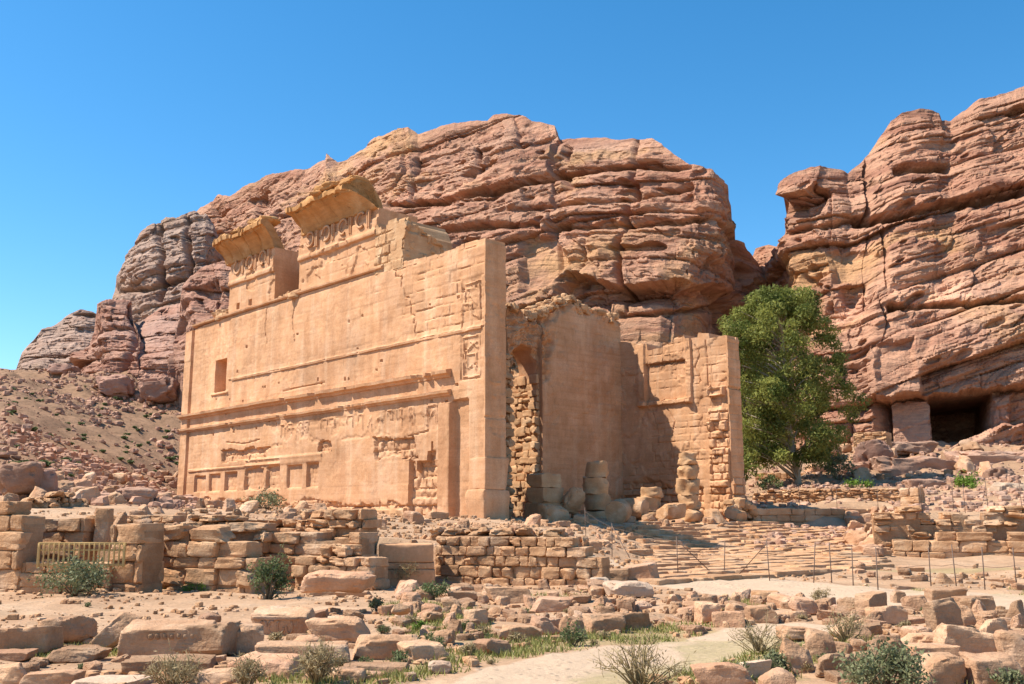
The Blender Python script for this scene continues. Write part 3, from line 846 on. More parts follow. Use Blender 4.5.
NICHES = [(38.7, 36.6, 0), (35.9, 33.9, 0), (33.0, 30.9, 1), (29.4, 26.6, 2), (25.9, 24.2, 2), (22.9, 20.7, 0), (20.0, 18.4, 1)]
def side_depth(u, z):
    d = 0.010 * fbm(u * 0.35, z * 0.35, 0 * u, 3, 21) + 0.006 * fbm(u * 4, z * 4, 0 * u, 2, 4)
    g, rs = courses(u, z, 0.62, 1.5, 5)
    stone = smooth(9.0, 7.2, u + 0.6 * np.floor(2 * vnoise(z / 1.0, 0 * z, 0 * z, 9))) * smooth(13.6, 14.2, z)      # bare ashlar by the near corner
    d -= stone * (0.05 + 0.05 * g + 0.035 * rs)
    thin = smooth(-0.1, 0.5, fbm(u * 0.25, z * 0.35, 0 * u, 3, 33))
    d -= 0.022 * g * thin + 0.025 * thin * (rs > 0.93)
    # shed skins of plaster: shallow ragged scales
    for sd, a in ((61, 0.012), (62, 0.02), (63, 0.010)):
        m = np.clip((fbm(u * 0.33, z * 0.45, 0 * u, 6, sd, 0.62) - 0.42) / 0.02, 0, 1); d -= a * m
    # left pilaster and its groove
    d -= 0.25 * rect(u, z, 40.35, 40.65, 3.0, 19.0, 0.1)
    d += 0.08 * rect(u, z, 40.65, 43, 3.0, 19.6)
    # string mouldings as relief lines
    d += 0.10 * rect(u, z, -1, 33.2, 13.72, 19.0, 0.06) - 0.05 * rect(u, z, -1, 33.2, 13.80, 19.0, 0.06)
    # slit window, sill
    # near anta: reliefs in the pilaster panel
    fr = [[(0.45, 16.6), (1.9, 16.6)], [(0.45, 14.2), (0.45, 16.6)], [(0.8, 16.2), (1.9, 16.2), (1.9, 15.3), (1.2, 15.3), (1.2, 14.6), (0.7, 14.4)], [(1.55, 15.9), (0.8, 15.2)], [(2.1, 14.3), (2.1, 15.4)],
          [(0.4, 10.7), (0.4, 13.2), (2.0, 13.2), (2.0, 10.7), (0.4, 10.7)], [(0.8, 11.1), (0.8, 12.1), (1.6, 12.1), (1.6, 11.2), (1.2, 11.4)], [(0.7, 12.8), (1.6, 12.4)], [(1.8, 11.0), (1.8, 12.9)], [(0.6, 12.4), (1.3, 12.9)]]
    for s in fr: d += 0.09 * bars(u + 0.05 * vnoise(z * 3, u * 3, 0 * u, 2), z + 0.05 * vnoise(u * 3, z * 3, 0 * u, 8), s, 0.06)
    d -= 0.07 * rect(u, z, 0.3, 2.2, 10.5, 16.9)
    # recess of the strip below the mouldings, projecting pier beside it
    d -= 0.30 * rect(u, z, -1, 2.95, 2.0, 9.35, 0.07) * 1.0
    d += 0.30 * rect(u, z, -1, 1.45, 2.0, 9.35, 0.07)
    d += 0.28 * rect(u, z, 2.98, 4.15, 1.0, 9.25, 0.07)
    # rough stone bared between pier and plaster, and along the foot
    g2, r2 = courses(u + 0.3 * fbm(u, z, 0 * u, 2, 8), z, 0.55, 0.9, 15, 0.10)
    rough = 0.15 * g2 + 0.22 * r2 + 0.12 * np.abs(fbm(u * 2, z * 2, 0 * u, 4, 14))
    m = rect(u, z, 4.15, 7.4, 0.5, 6.9, 0.06) * np.clip((6.3 + 0.6 * np.floor(2 * vnoise(u * 1.2, 0 * u, 0 * u, 2)) - z) / 0.06 + .5, 0, 1)
    d = d * (1 - m) + m * (-0.20 - 0.8 * rough)
    m = rough_patch(u, z, 7.2, 10.8, 6.1, 7.3, 70, 1.3); d -= m * (0.10 + rough * 0.7)
    m = rough_patch(u, z, 25.5, 33.6, 6.75, 7.7, 71); d -= m * (0.14 + rough * 0.6)
    m = rough_patch(u, z, 16.8, 18.6, 6.9, 7.6, 72); d -= m * (0.2 + rough * 0.5)
    foot = 3.0 + 0.022 * u + 0.3 * fbm(u * 0.5, 0 * u, 0 * u, 3, 19)
    m = np.clip((foot - z) / 0.08, 0, 1) * (u > 7.4); d = d * (1 - m) + m * (0.10 - rough)
    # bared stonework at the foot of the far half
    # broken stucco panels under the lower moulding
    r = np.random.default_rng(12)
    for k in range(17):
        a = 4.6 + k * 1.17 + r.uniform(-.2, .2); b = a + r.uniform(0.45, 0.95); lo = r.uniform(8.0, 8.7); hi = 9.25
        if r.random() < 0.75:
            d += 0.07 * bars(u, z, [(a, lo), (a, hi), (b, hi), (b, lo + r.uniform(0, .5))], 0.06)
        if r.random() < 0.5: d += 0.07 * bars(u, z, [(a + .2, lo), (a + .35, hi - .3), (b - .1, lo + .3)], 0.05)
    d -= 0.05 * np.clip((fbm(u * 0.8, z * 1.2, 0 * u, 4, 55) - 0.15) / 0.05, 0, 1) * rect(u, z, 4.4, 26, 7.6, 9.3)
    # row of small sunken panels with a broken rail above
    for a, b, kind in NICHES:
        z0 = 4.35; z1 = 5.75 + 0.02 * (38 - a)
        m = rect(u, z, b, a, z0, z1, 0.06) if kind != 2 else rough_patch(u, z, b - .2, a + .2, z0, z1 + 0.15, 80 + int(a), 0.5)
        d -= m * (0.20 + (0.25 * rough if kind else 0.05 * rough))
    d += 0.10 * rect(u, z, 29.6, 40.0, 6.12, 6.34) + 0.10 * rect(u, z, 24.0, 29.6, 6.25, 6.42) + 0.10 * rect(u, z, 18.0, 29.5, 6.62, 6.80)
    d += 0.06 * rect(u, z, 18.0, 29.5, 6.2, 6.62) * (u < 24)
    # cracks where plaster meets ashlar
    for s in ([(10.0, 19.3), (9.3, 18.9), (9.2, 18.4), (8.5, 18.3), (8.6, 17.6)], [(8.2, 17.4), (8.1, 16.8), (7.7, 16.7)], [(7.6, 16.4), (7.5, 15.5), (7.1, 15.4), (7.2, 14.9)], [(6.9, 14.8), (7.0, 14.0)],
              [(27.0, 19.2), (27.2, 17.4), (26.8, 16.0)], [(22.6, 19.0), (22.9, 17.2), (22.4, 15.6)], [(33.0, 8.4), (30.0, 8.1), (27.5, 8.3)], [(24.0, 11.9), (18.0, 12.0)], [(5.6, 9.0), (5.5, 7.6), (7.5, 7.4)]):
        d -= 0.10 * bars(u + 0.1 * vnoise(z * 3, u * 3, 0 * z, 6), z, s, 0.05)
    # putlog holes
    for k in range(60):
        a, b = r.uniform(0.5, 36), r.choice([19.75, 13.9, 11.4, 9.4, 12.2, 9.6, 16.0]) + r.normal(0, 0.25)
        d -= 0.22 * rect(u, z, a, a + r.uniform(.1, .26), b, b + r.uniform(.08, .2), 0.05)
    d -= 1.1 * rect(u, z, 33.75, 35.75, 12.85, 15.6, 0.05) - 0.12 * rect(u, z, 33.2, 36.3, 12.6, 12.8)
    return d

def side_tint(u, z):
    t = 0.12 * fbm(u * 0.22, z * 0.3, 0 * u, 5, 3) - 0.10 * smooth(0.25, 0.5, fbm(u * 0.5, z * 0.7, 0 * u, 5, 37))
    t += 0.10 * smooth(0.0, 0.6, fbm(u * 0.9, z * 0.08, 0 * u, 3, 31)) * (z > 11.5)      # pale run-off streaks
    g, rs = courses(u, z, 0.62, 1.5, 5)
    t -= 0.16 * g * smooth(-0.35, 0.25, fbm(u * 0.22, z * 0.3, 0 * u, 4, 133)) + 0.05 * (rs - .5)
    t += (rs - 0.5) * 0.16 * smooth(9.5, 7.0, u) * (z > 13)
    t += 0.10 * smooth(33.0, 34.5, u) - 0.06 * smooth(12, 9, u) * (z < 10)
    return t

part = relief(0.0, 42.0, lambda u: np.full_like(u, 0.6), side_top, side_depth, 1.72, lambda u, o, z: (-o, u, z), 0.075, 0.085, side_tint)
side_wall = part.build('side_wall', MAT['plaster'], temple); fix_normals(side_wall); sharp(side_wall)

def moulding(name, prof, u0, u1, seed, mat, chip=0.06, du=0.15, end_jag=0.4):
    """profile (out, z) swept along the side wall, edge chipped away here and there"""
    us = np.arange(u0, u1 + du, du); prof = np.array(prof, float)
    O = np.repeat(prof[None, :, 0], len(us), 0); Z = np.repeat(prof[None, :, 1], len(us), 0)
    n = fbm(us[:, None] * 0.9, Z * 2, 0 * Z, 4, seed)
    bite = np.clip((fbm(us * 0.55, 0 * us, 0 * us, 5, seed + 3) - 0.85) / 0.2, 0, 1)[:, None]
    O = np.where(O > 0.03, O * (1 - 0.75 * bite) + chip * n, O)
    A = np.stack([-O, np.repeat(us[:, None], prof.shape[0], 1) + 0 * O, Z + 0.02 * n], -1)
    p = Parts(); m = len(prof)
    p.add(A.reshape(-1, 3), grid_faces(len(us), m, True), 0.0)
    o = p.build(name, mat, temple)
    import bmesh
    bm = bmesh.new(); bm.from_mesh(o.data); bm.verts.ensure_lookup_table()
    bm.faces.new([bm.verts[i] for i in range(m)]); bm.faces.new([bm.verts[(len(us) - 1) * m + i] for i in range(m)])
    bmesh.ops.recalc_face_normals(bm, faces=bm.faces); bm.to_mesh(o.data); bm.free()
    sharp(o, 30)
    return o

moulding('string_course', [(-.2, 10.88), (0.12, 10.88), (0.2, 11.02), (0.44, 11.10), (0.48, 11.30), (0.1, 11.38), (-.2, 11.38)], 3.1, 42.1, 5, MAT['plaster'], 0.03)
moulding('string_course', [(-.2, 9.70), (0.10, 9.70), (0.16, 9.80), (0.30, 9.86), (0.33, 10.02), (0.08, 10.08), (-.2, 10.08)], 3.1, 42.1, 6, MAT['plaster'], 0.03)
moulding('string_course', [(-.2, 19.28), (0.10, 19.28), (0.22, 19.36), (0.24, 19.48), (0.05, 19.55), (-.2, 19.55)], 10.8, 40.5, 8, MAT['plaster'], 0.04)
moulding('string_course', [(-.2, 13.56), (0.09, 13.58), (0.12, 13.72), (0.04, 13.80), (-.2, 13.80)], 0.2, 32.6, 9, MAT['plaster'], 0.03)
moulding('plinth', [(-.2, 2.2), (0.20, 2.2), (0.22, 2.6), (0.16, 2.75), (-.2, 2.75)], 7.6, 42.1, 12, MAT['ashlar'], 0.12)

# the end of the near wall (anta) that faces the portico
def anta_depth(u, z):
    g, rs = courses(u, z, 0.62, 1.3, 25)
    d = 0.02 + 0.015 * fbm(u * 1.2, z * 0.8, 0 * u, 4, 22) - 0.025 * g * smooth(-.1, .4, fbm(u * .5, z * .3, 0 * u, 3, 2))
    d += 0.03 * rect(u, z, 0.02, 0.30, 2, 19) + 0.03 * rect(u, z, 1.42, 1.70, 2, 19)
    d -= 0.05 * rect(u, z, 0.45, 1.25, 8.2, 10.2) + 0.08 * bars(u, z, [(0, 8.1), (1.8, 8.15)], 0.08)
    d -= np.clip((fbm(u * 1.1, z * 0.8, 0 * u, 4, 28) - 0.2) / 0.06, 0, 1) * 0.05
    m = np.clip((3.4 + 0.5 * fbm(u * 1.5, 0 * u, 0 * u, 2, 3) - z) / 0.1, 0, 1)
    d -= m * (0.02 + 0.2 * rs + 0.1 * g)
    return d
part = relief(0.005, 1.715, lambda u: np.full_like(u, 0.6), lambda u: 19.0 + 0 * u, anta_depth, 0.10, lambda u, o, z: (u, -0.105 - o, z), 0.06, 0.07)
anta = part.build('anta', MAT['plaster'], temple); fix_normals(anta); sharp(anta)
bv, bf = block_points((1.98, 1.5, 1.9), 911, 14, 2, 40, 0.010)
p = Parts(); p.add(bv + np.array([0.92, 0.50, 4.75]), bf); p.add(block_points((2.1, 1.7, 2.6), 912, 14, 6, 24, 0.035, 0, .2)[0] + np.array([0.92, 0.6, 2.5]), bf, -0.05)
o = p.build('anta_base', MAT['plaster'], temple); sharp(o, 50)

# ------------------------------------------------------------------ attic blocks with flaring cornices
def attic(u0, u1, c0, c1, seed):
    def dep(u, z):
        g, rs = courses(u, z, 0.95, 2.0, seed)
        d = 0.02 * fbm(u * 0.8, z * 0.8, 0 * u, 4, seed) - 0.04 * g * smooth(-.2, .4, fbm(u * .4, z * .4, 0 * u, 3, seed + 4)) - 0.03 * rs
        d += 0.22 * rect(u, z, -99, 99, 22.0, 22.35, 0.06) + 0.14 * rect(u, z, -99, 99, 22.35, 23.3, 0.06)
        for k in range(3):
            a = u0 + (0.2 + 0.27 * k) * (u1 - u0)
            d -= 0.35 * rect(u, z, a, a + 0.5, 19.75, 20.25) * (_hash(np.int64(k), np.int64(seed), np.int64(0), 1) > 0.35)
        d -= np.clip((fbm(u * 0.5, z * 0.6, 0 * u, 4, seed + 8) - 0.3) / 0.05, 0, 1) * 0.10
        return d
    zb = lambda u: np.full_like(u, 19.3)
    zt = lambda u: 24.0 + 0 * u
    p = relief(u0, u1, zb, zt, dep, 3.6, lambda u, o, z: (0.06 - o, u, z), 0.08, 0.08, lambda u, z: 0.05 * fbm(u * .5, z * .5, 0 * u, 3, seed))
    w = p.build('attic_wall', MAT['plaster'], temple); fix_normals(w); sharp(w)
    # frieze roundels and little pilasters between them
    n = 4 if u1 - u0 > 9 else 3
    for k in range(n):
        a = u0 + (k + 0.75) * (u1 - u0) / (n + 0.5)
        q = Parts()
        for rr, th, out in ((0.56, 0.09, 0.16),):
            gap0 = _hash(np.int64(k), np.int64(seed), np.int64(int(rr * 100)), 4); ang = np.linspace(0, 2 * math.pi * (0.72 + 0.22 * gap0), 29)[:-1] + 6.28 * gap0 * 3
            ring = np.stack([np.full_like(ang, -out + 0.02), a + rr * np.cos(ang), 23.05 + 0.35 + rr * np.sin(ang)], -1)
            tv = []
            for j in range(8):
                b = 2 * math.pi * j / 8
                tv.append(np.stack([ring[:, 0] + th * math.sin(b), a + (rr + th * math.cos(b)) * np.cos(ang), 23.40 + (rr + th * math.cos(b)) * np.sin(ang)], -1))
            tv = np.stack(tv, 1)
            f = grid_faces(len(ang), 8, True)
            q.add(tv.reshape(-1, 3), f)
        sharp(q.build('roundel', MAT['plaster'], temple), 50)
        q = Parts()
        for off in (-1.05, -0.85):
            q.add(*box(-0.16, 0.05, a + off, a + off + 0.1, 22.7, 23.95))
        q.build('fluting', MAT['plaster'], temple, False)
    # cornice: cavetto, fascia, broken upper courses
    prof = [(0.0, 23.98), (0.08, 24.03), (0.14, 24.2), (0.28, 24.5), (0.52, 24.86), (0.85, 25.16), (1.18, 25.36), (1.28, 25.38), (1.36, 25.5), (1.58, 25.53), (1.6, 25.83), (1.45, 25.95), (0.95, 26.02), (0.2, 25.7), (-1.2, 25.0), (-2.6, 24.3), (-2.8, 23.9), (-1.5, 23.8)]
    us = np.arange(c0, c1 + .1, 0.07); pr = np.array(prof)
    O = np.repeat(pr[None, :, 0], len(us), 0); Z = np.repeat(pr[None, :, 1], len(us), 0)
    uu = np.repeat(us[:, None], len(pr), 1)
    nz = fbm(uu * 0.8, Z * 1.3, O * 1.3, 4, seed + 2)
    jag = np.floor(3 * vnoise(us / 1.3, 0 * us, 0 * us, seed + 6)) / 3
    O = np.where(O > 1.2, O - 0.34 * np.abs(jag)[:, None] + 0.05 * nz, O + 0.05 * nz)
    Z = np.where((Z > 25.9) & (O > 0.5), Z + 0.42 * jag[:, None] + 0.12 * nz, Z + 0.03 * nz)
    rj = np.random.default_rng(seed + 70); uj = c0
    while uj < c1:                                             # joints between the cornice stones, and a few breaks
        uj += rj.uniform(1.1, 2.3); w = 0.30 * vnoise(O * 1.5, Z * 1.5, uj + 0 * O, seed)
        g = np.exp(-((uu - uj - w) / 0.07) ** 2) * (O > 0.1); Z = Z + 0.14 * g; O = O - 0.10 * g
        blk = (uu > uj) & (uu < uj + 1.5); lift = rj.uniform(-.06, .08); Z = Z + lift * blk * (O > 0.3)
    ck = np.clip((fbm(uu * 0.8, O * 1.6, Z * 1.6, 5, seed + 33) - 0.30) / 0.04, 0, 1) * (O > .2); Z = Z + 0.10 * ck
    near = u0 + 0.0 * O + (c0 - u0) * np.clip(O, 0, 1.6) / 1.6 + 0.95 * np.clip(-O, 0, 4)                # the near end is broken back on a slant
    uu = near + (uu - c0) * (c1 - near) / (c1 - c0)
    A = np.stack([-O, uu + 0.12 * nz, Z], -1)
    q = Parts(); m = len(pr); q.add(A.reshape(-1, 3), grid_faces(len(us), m, True), 0.06 * nz.ravel())
    o = q.build('cornice', MAT['cornice'], temple)
    import bmesh
    bm = bmesh.new(); bm.from_mesh(o.data); bm.verts.ensure_lookup_table()
    bm.faces.new([bm.verts[i] for i in range(m)]); bm.faces.new([bm.verts[(len(us) - 1) * m + i] for i in range(m)])
    bmesh.ops.recalc_face_normals(bm, faces=bm.faces); bm.to_mesh(o.data); bm.free(); sharp(o, 40)
    return c0, c1

def rubble(name, spots, mat, size=(0.5, 0.4, 0.3), seed=1, parent=None):
    """ragged stones bedded together: (x, y, z) list, local"""
    r = np.random.default_rng(seed); q = Parts()
    for i, s in enumerate(spots):
        v, f = _pool_rough[r.integers(0, len(_pool_rough))]
        k = r.uniform(0.65, 1.4)
        w = v * np.array(size) * k * r.uniform(0.8, 1.25, 3)
        w = rotx(rotz(w, r.uniform(-0.5, 0.5)), r.uniform(-0.2, 0.2))
        q.add(w + np.array(s), f, r.uniform(-0.12, 0.12))
    o = q.build(name, mat, parent); sharp(o, 45)
    return o

attic(26.3, 34.0, 25.7, 34.6, 51)
attic(11.8, 22.3, 14.1, 21.9, 52)
r_ = np.random.default_rng(5)
# broken stones lying on the cornices, the stepped stump right of the second one and the back masonry in the gap
rubble('loose_stone', [(-0.7 + r_.uniform(-.5, .7), r_.uniform(26.4, 31.5), 26.05 + r_.uniform(0, .3)) for _ in range(16)], MAT['cornice'], (1.0, 1.1, 0.4), 3, temple)
rubble('loose_stone', [(-0.6 + r_.uniform(-.5, .8), r_.uniform(13.8, 17.5), 26.05 + r_.uniform(0, .4)) for _ in range(18)], MAT['cornice'], (1.1, 1.2, 0.45), 4, temple)

def stump_depth(u, z):
    g, rs = courses(u, z, 0.72, 1.1, 66, 0.08)
    return 0.05 + 0.22 * (rs - 0.4) - 0.12 * g + 0.05 * fbm(u * 2, z * 2, 0 * u, 4, 5)
def stump_top(u):
    return 22.9 - 0.5 * np.floor(2 + 2 * vnoise(u / 0.9, 0 * u, 0 * u, 3)) / 2 - 2.0 * smooth(9.2, 8.4, u) * 0.5
p = relief(8.5, 11.9, lambda u: np.full_like(u, 19.0), stump_top, stump_depth, 4.2, lambda u, o, z: (0.1 - o, u, z), 0.07, 0.07)
o = p.build('attic_stump', MAT['ashlar'], temple); fix_normals(o); sharp(o)
def stump_end_depth(u, z):
    g, rs = courses(u, z, 0.6, 0.8, 67, 0.12)
    return 0.1 + 0.3 * (rs - 0.4) - 0.16 * g + 0.2 * fbm(u * 1.2, z * 1.2, 0 * u, 4, 15) - 0.7 * rect(u, z, 1.5, 2.0, 20.6, 21.5) - 0.7 * rect(u, z, 2.7, 3.2, 20.2, 21.0)
p = relief(0.0, 4.5, lambda u: np.full_like(u, 18.9), lambda u: 22.3 - 0.55 * u + 0.5 * np.round(2 * vnoise(u / .7, 0 * u, 0 * u, 8)) / 2 + .3, stump_end_depth, 1.4, lambda u, o, z: (u, 8.55 - o, z), 0.07, 0.07)
o = p.build('attic_stump', MAT['ashlar'], temple); fix_normals(o); sharp(o)
p = relief(21.8, 26.8, lambda u: np.full_like(u, 18.8), lambda u: 22.4 + 0.6 * np.round(2 * vnoise(u / .9, 0 * u, 0 * u, 5)) / 2, lambda u, z: 0.3 * fbm(u * .9, z * .9, 0 * u, 4, 44) - 0.12 * courses(u, z, 0.6, .9, 68, .1)[0], 1.0, lambda u, o, z: (2.4 - o, u, z), 0.09, 0.09)
o = p.build('backing_masonry', MAT['ashlar'], temple); fix_normals(o); sharp(o)
rubble('loose_stone', [(r_.uniform(.2, 1.6), r_.uniform(22.6, 26.0), 19.45 + r_.uniform(0, .25)) for _ in range(14)], MAT['ashlar'], (0.7, 0.7, 0.45), 6, temple)
rubble('loose_stone', [(r_.uniform(.2, 1.5), r_.uniform(34.6, 37.6), 19.5 + (0.9 if k < 8 else 0) * r_.random() * (1 if True else 0)) for k in range(20)], MAT['ashlar'], (0.7, 0.7, 0.55), 7, temple)

# inner thickening of the side wall behind the portico and the rest of the cella: plain shells, seen only past the doorway
p = Parts()
for b_ in ((1.72, 3.6, 13.4, 42.0, 0.8, 18.9), (24.9, 26.9, 10.9, 42.0, 0.8, 15.5), (3.6, 24.9, 40.0, 42.0, 0.8, 9.0)):
    nseg = 14
    L = (b_[3] - b_[2]) if (b_[3] - b_[2]) > (b_[1] - b_[0]) else (b_[1] - b_[0])
    for k in range(nseg):
        h = b_[5] - 0.9 * abs(math.sin(k * 2.1 + b_[0])) - (0.5 if k % 3 == 0 else 0)
        if (b_[3] - b_[2]) > (b_[1] - b_[0]):
            p.add(*box(b_[0], b_[1], b_[2] + L * k / nseg, b_[2] + L * (k + 1) / nseg - 0.002, b_[4], h))
        else:
            p.add(*box(b_[0] + L * k / nseg, b_[0] + L * (k + 1) / nseg - 0.002, b_[2], b_[3], b_[4], h))
p.build('inner_wall', MAT['ashlar'], temple, False)

# ------------------------------------------------------------------ wall between portico and cella, with the doorway and broken relieving arch
UC = 10.82
def cella_top(u):
    return np.interp(u, [1.7, 6, 9, 11, 12.2, 13.5, 15.3, 16.4, 17.2, 19.1, 21.2, 24.95], [14, 16, 16.5, 18.3, 18.6, 17.8, 18.2, 18.0, 19.0, 19.7, 19.3, 18.9]) + 0.22 * fbm(u * 1.4, 0 * u, 0 * u, 4, 12)
def cella_foot(u):
    return np.where(u > 15.28, 0.8, np.where(u < 12.0, 0.8, np.interp(u, [12.0, 12.5, 13.4, 14.4, 15.0, 15.28], [13.4, 14.8, 15.6, 15.3, 14.2, 12.8]))) + 0 * u
def cella_depth(u, z):
    g, rs = courses(u, z, 0.52, 1.15, 35, 0.05)
    d = 0.02 * fbm(u * .8, z * .8, 0 * u, 4, 36) - 0.028 * g * smooth(-.6, .2, fbm(u * .3, z * .3, 0 * u, 3, 5)) - 0.02 * (rs - .5)
    for sd, a in ((64, 0.04), (65, 0.05)):
        d -= a * np.clip((fbm(u * 0.3, z * 0.4, 0 * u, 5, sd) - 0.25) / 0.04, 0, 1)
    torn = smooth(17.0, 15.9, u + 0.5 * fbm(u, z * .8, 0 * u, 3, 4)) * smooth(12.6, 13.6, z + 0.6 * fbm(u, z, 0 * u, 3, 6))
    top = smooth(-0.9, -0.1, z - cella_top(u) + 0.2 * fbm(u * 2, z * 2, 0 * u, 3, 9))
    left = smooth(12.6, 12.0, u)
    rough = 0.55 * fbm(u * .9, z * .9, 0 * u, 5, 46) - 0.25 * np.abs(vnoise(u * 2.2, z * 2.6, 0 * u, 47)) + 0.15 * rs
    k = np.clip(np.maximum(np.maximum(torn, left), top * 0.6), 0, 1)
    d = d * (1 - k) + k * (rough - 0.25)
    low = smooth(4.4, 3.8, z + 0.3 * fbm(u, 0 * u, 0 * u, 2, 3)); d -= low * 0.25 * rs
    d += 0.16 * rect(u, z, 15.28, 15.62, 0.8, 12.6)
    return d
def cella_tint(u, z):
    t = 0.09 * fbm(u * .4, z * .25, 0 * u, 4, 6) - 0.12 * courses(u, z, 0.52, 1.15, 35, 0.06)[0] * smooth(-.5, .2, fbm(u * .3, z * .3, 0 * u, 3, 5)) + 0.06 * (courses(u, z, 0.52, 1.15, 35)[1] - .5) - 0.05 * smooth(-1.2, -0.2, z - cella_top(u))
    return t
p = relief(12.0, 24.97, cella_foot, cella_top, cella_depth, 2.3, lambda u, o, z: (u, UC - o, z), 0.075, 0.08, cella_tint)
o = p.build('front_wall', MAT['plaster'], temple); fix_normals(o); sharp(o)
p = relief(1.74, 12.0, cella_foot, cella_top, cella_depth, 2.3, lambda u, o, z: (u, UC - o, z), 0.10, 0.10, cella_tint)
o = p.build('front_wall', MAT['ashlar'], temple); fix_normals(o); sharp(o)
# ragged jamb of the doorway: tooth-edged courses in the sun
r_ = np.random.default_rng(15); q = Parts(); z = 2.0
while z < 13.0:
    h = r_.uniform(0.45, 0.75); y = 10.95
    while y < 13.6:
        L = r_.uniform(0.5, 1.1); v, f = (_pool if r_.random() < 0.5 else _pool_rough)[r_.integers(0, 14)]
        out = r_.uniform(0.0, 0.28) + (0.12 if y < 11.6 else 0)
        q.add(v * np.array([0.9, L, h * 1.02]) + np.array([15.28 + 0.42 - out, y + L / 2, z + h / 2]), f, r_.uniform(-.1, .1)); y += L
    z += h
sharp(q.build('door_jamb', MAT['ashlar'], temple), 45)
q = Parts(); z = 2.0
while z < 14.5:
    h = r_.uniform(0.45, 0.8)
    for k in range(3):
        v, f = _pool_rough[r_.integers(0, 14)]
        q.add(v * np.array([0.9, 0.95, h * 1.05]) + np.array([11.75 + r_.uniform(-.1, .4), 11.2 + 0.8 * k, z + h / 2]), f, r_.uniform(-.1, .1))
    z += h
sharp(q.build('door_jamb', MAT['ashlar'], temple), 45)
# crest of broken stones
spots = []
for k in range(240):
    u = r_.uniform(12.0, 24.6); spots.append((u, UC + r_.uniform(0.0, 2.0), float(cella_top(np.array([u]))[0]) + r_.uniform(-.25, .25) + (0.5 * r_.random() if 15.5 < u < 20 else 0)))
rubble('rubble_crest', spots, MAT['ashlar'], (0.55, 0.55, 0.4), 9, temple)

# ------------------------------------------------------------------ far wall of the portico (lit inner face) with its framed panel and broken pilaster
VF = 24.91
def far_top(u):
    zz = np.interp(u, [-0.3, 1.5, 1.55, 2.6, 2.65, 3.8, 3.85, 5.0, 5.05, 6.2, 6.25, 7.8, 7.85, 8.6, 9.2, 10.9], [16.15, 16.2, 16.6, 16.7, 16.35, 16.4, 16.75, 16.6, 16.3, 16.35, 16.0, 15.95, 16.5, 16.55, 16.7, 17.1])
    return zz + 0.05 * vnoise(u * 2, 0 * u, 0 * u, 3)
def far_depth(u, z):
    g, rs = courses(u, z, 0.60, 1.25, 85, 0.06)
    show = smooth(-.5, .3, fbm(u * .35, z * .35, 0 * u, 3, 15))
    d = 0.025 * fbm(u, z, 0 * u, 4, 86) - show * (0.05 * g + 0.05 * rs)
    d -= 0.06 * np.clip((fbm(u * .5, z * .6, 0 * u, 4, 87) - .2) / .05, 0, 1)
    d += 0.24 * rect(u, z, 8.05, 8.85, 11.2, 16.6) + 0.20 * rect(u, z, 3.35, 3.9, 11.2, 17.0)
    d += 0.26 * rect(u, z, 3.35, 8.85, 11.25, 11.6) - 0.12 * rect(u, z, 3.9, 8.05, 11.6, 14.75) + 0.10 * rect(u, z, 3.9, 8.05, 14.75, 17) - 0.15 * rect(u, z, 3.9, 8.05, 14.55, 14.78)
    g2, r2 = courses(u, z, 0.62, 0.9, 88, .1)
    low = smooth(5.2, 4.6, z + 0.4 * fbm(u * .7, 0 * u, 0 * u, 3, 4)) * smooth(2.4, 3.0, u)
    d -= low * (0.3 * r2 + 0.15 * g2 + 0.1)
    pil = rect(u, z, -0.5, 1.9, 1, 11.0, 0.08)
    pf = pil * np.clip((10.6 - z) / 0.3, 0, 1)
    d = d + pf * (0.34 - 0.30 * r2 - 0.16 * g2 + 0.12 * fbm(u * 1.5, z * 1.5, 0 * u, 4, 89))
    d += 0.45 * rect(u, z, 0.25, 1.75, 11.5, 12.2) - 0.15 * rect(u, z, 0.45, 1.55, 11.6, 12.0)
    for s in ([(0.5, 11.2), (1.5, 11.2), (1.5, 9.6), (0.5, 9.6), (0.5, 11.2)],): d += 0.07 * bars(u, z, s, .08)
    for s in ([(3.0, 15.8), (2.6, 14.9), (3.1, 14.0), (2.5, 12.8)], [(6, 11.0), (5.2, 9.8), (5.6, 8.6)], [(1.9, 16), (1.8, 12.4)], [(7.5, 10.8), (7.0, 9.0)]): d -= .1 * bars(u, z, s, .05)
    return d
p = relief(0.0, 10.95, lambda u: np.full_like(u, 0.8), far_top, far_depth, 1.6, lambda u, o, z: (VF - o, u, z), 0.07, 0.075, lambda u, z: 0.07 * fbm(u * .5, z * .5, 0 * u, 4, 8) + (courses(u, z, .6, 1.25, 85)[1] - .5) * .08)
o = p.build('portico_side_wall', MAT['plaster'], temple); fix_normals(o); sharp(o)
def far_end_depth(u, z):
    g, rs = courses(u, z, 0.6, 1.2, 95, .06)
    d = 0.04 + 0.03 * fbm(u, z, 0 * u, 4, 96) - 0.05 * g - 0.04 * rs
    d -= 0.10 * bars(u, z, [(0, 12.1), (2, 12.0)], .1)
    low = smooth(5.5, 4.5, z); return d + low * (0.25 * rs - 0.2 * g)
p = relief(0.004, 1.596, lambda u: np.full_like(u, 0.8), lambda u: 15.95 + 0.2 * np.round(vnoise(u * 1.5, 0 * u, 0 * u, 2)), far_end_depth, 0.12, lambda u, o, z: (VF + u, -0.125 - o, z), 0.06, 0.07)
o = p.build('anta', MAT['plaster'], temple); fix_normals(o); sharp(o)
rubble('loose_stone', [(VF + r_.uniform(-.5, 1.9), r_.uniform(-0.7, 0.6), 2.1 + r_.uniform(0, 1.3)) for _ in range(26)], MAT['ashlar'], (0.8, 0.8, 0.6), 19, temple)

def tw(v, u, z):
    """temple frame -> world"""
    p = P0 + v * V + u * U
    return np.array([p[0], p[1], z])
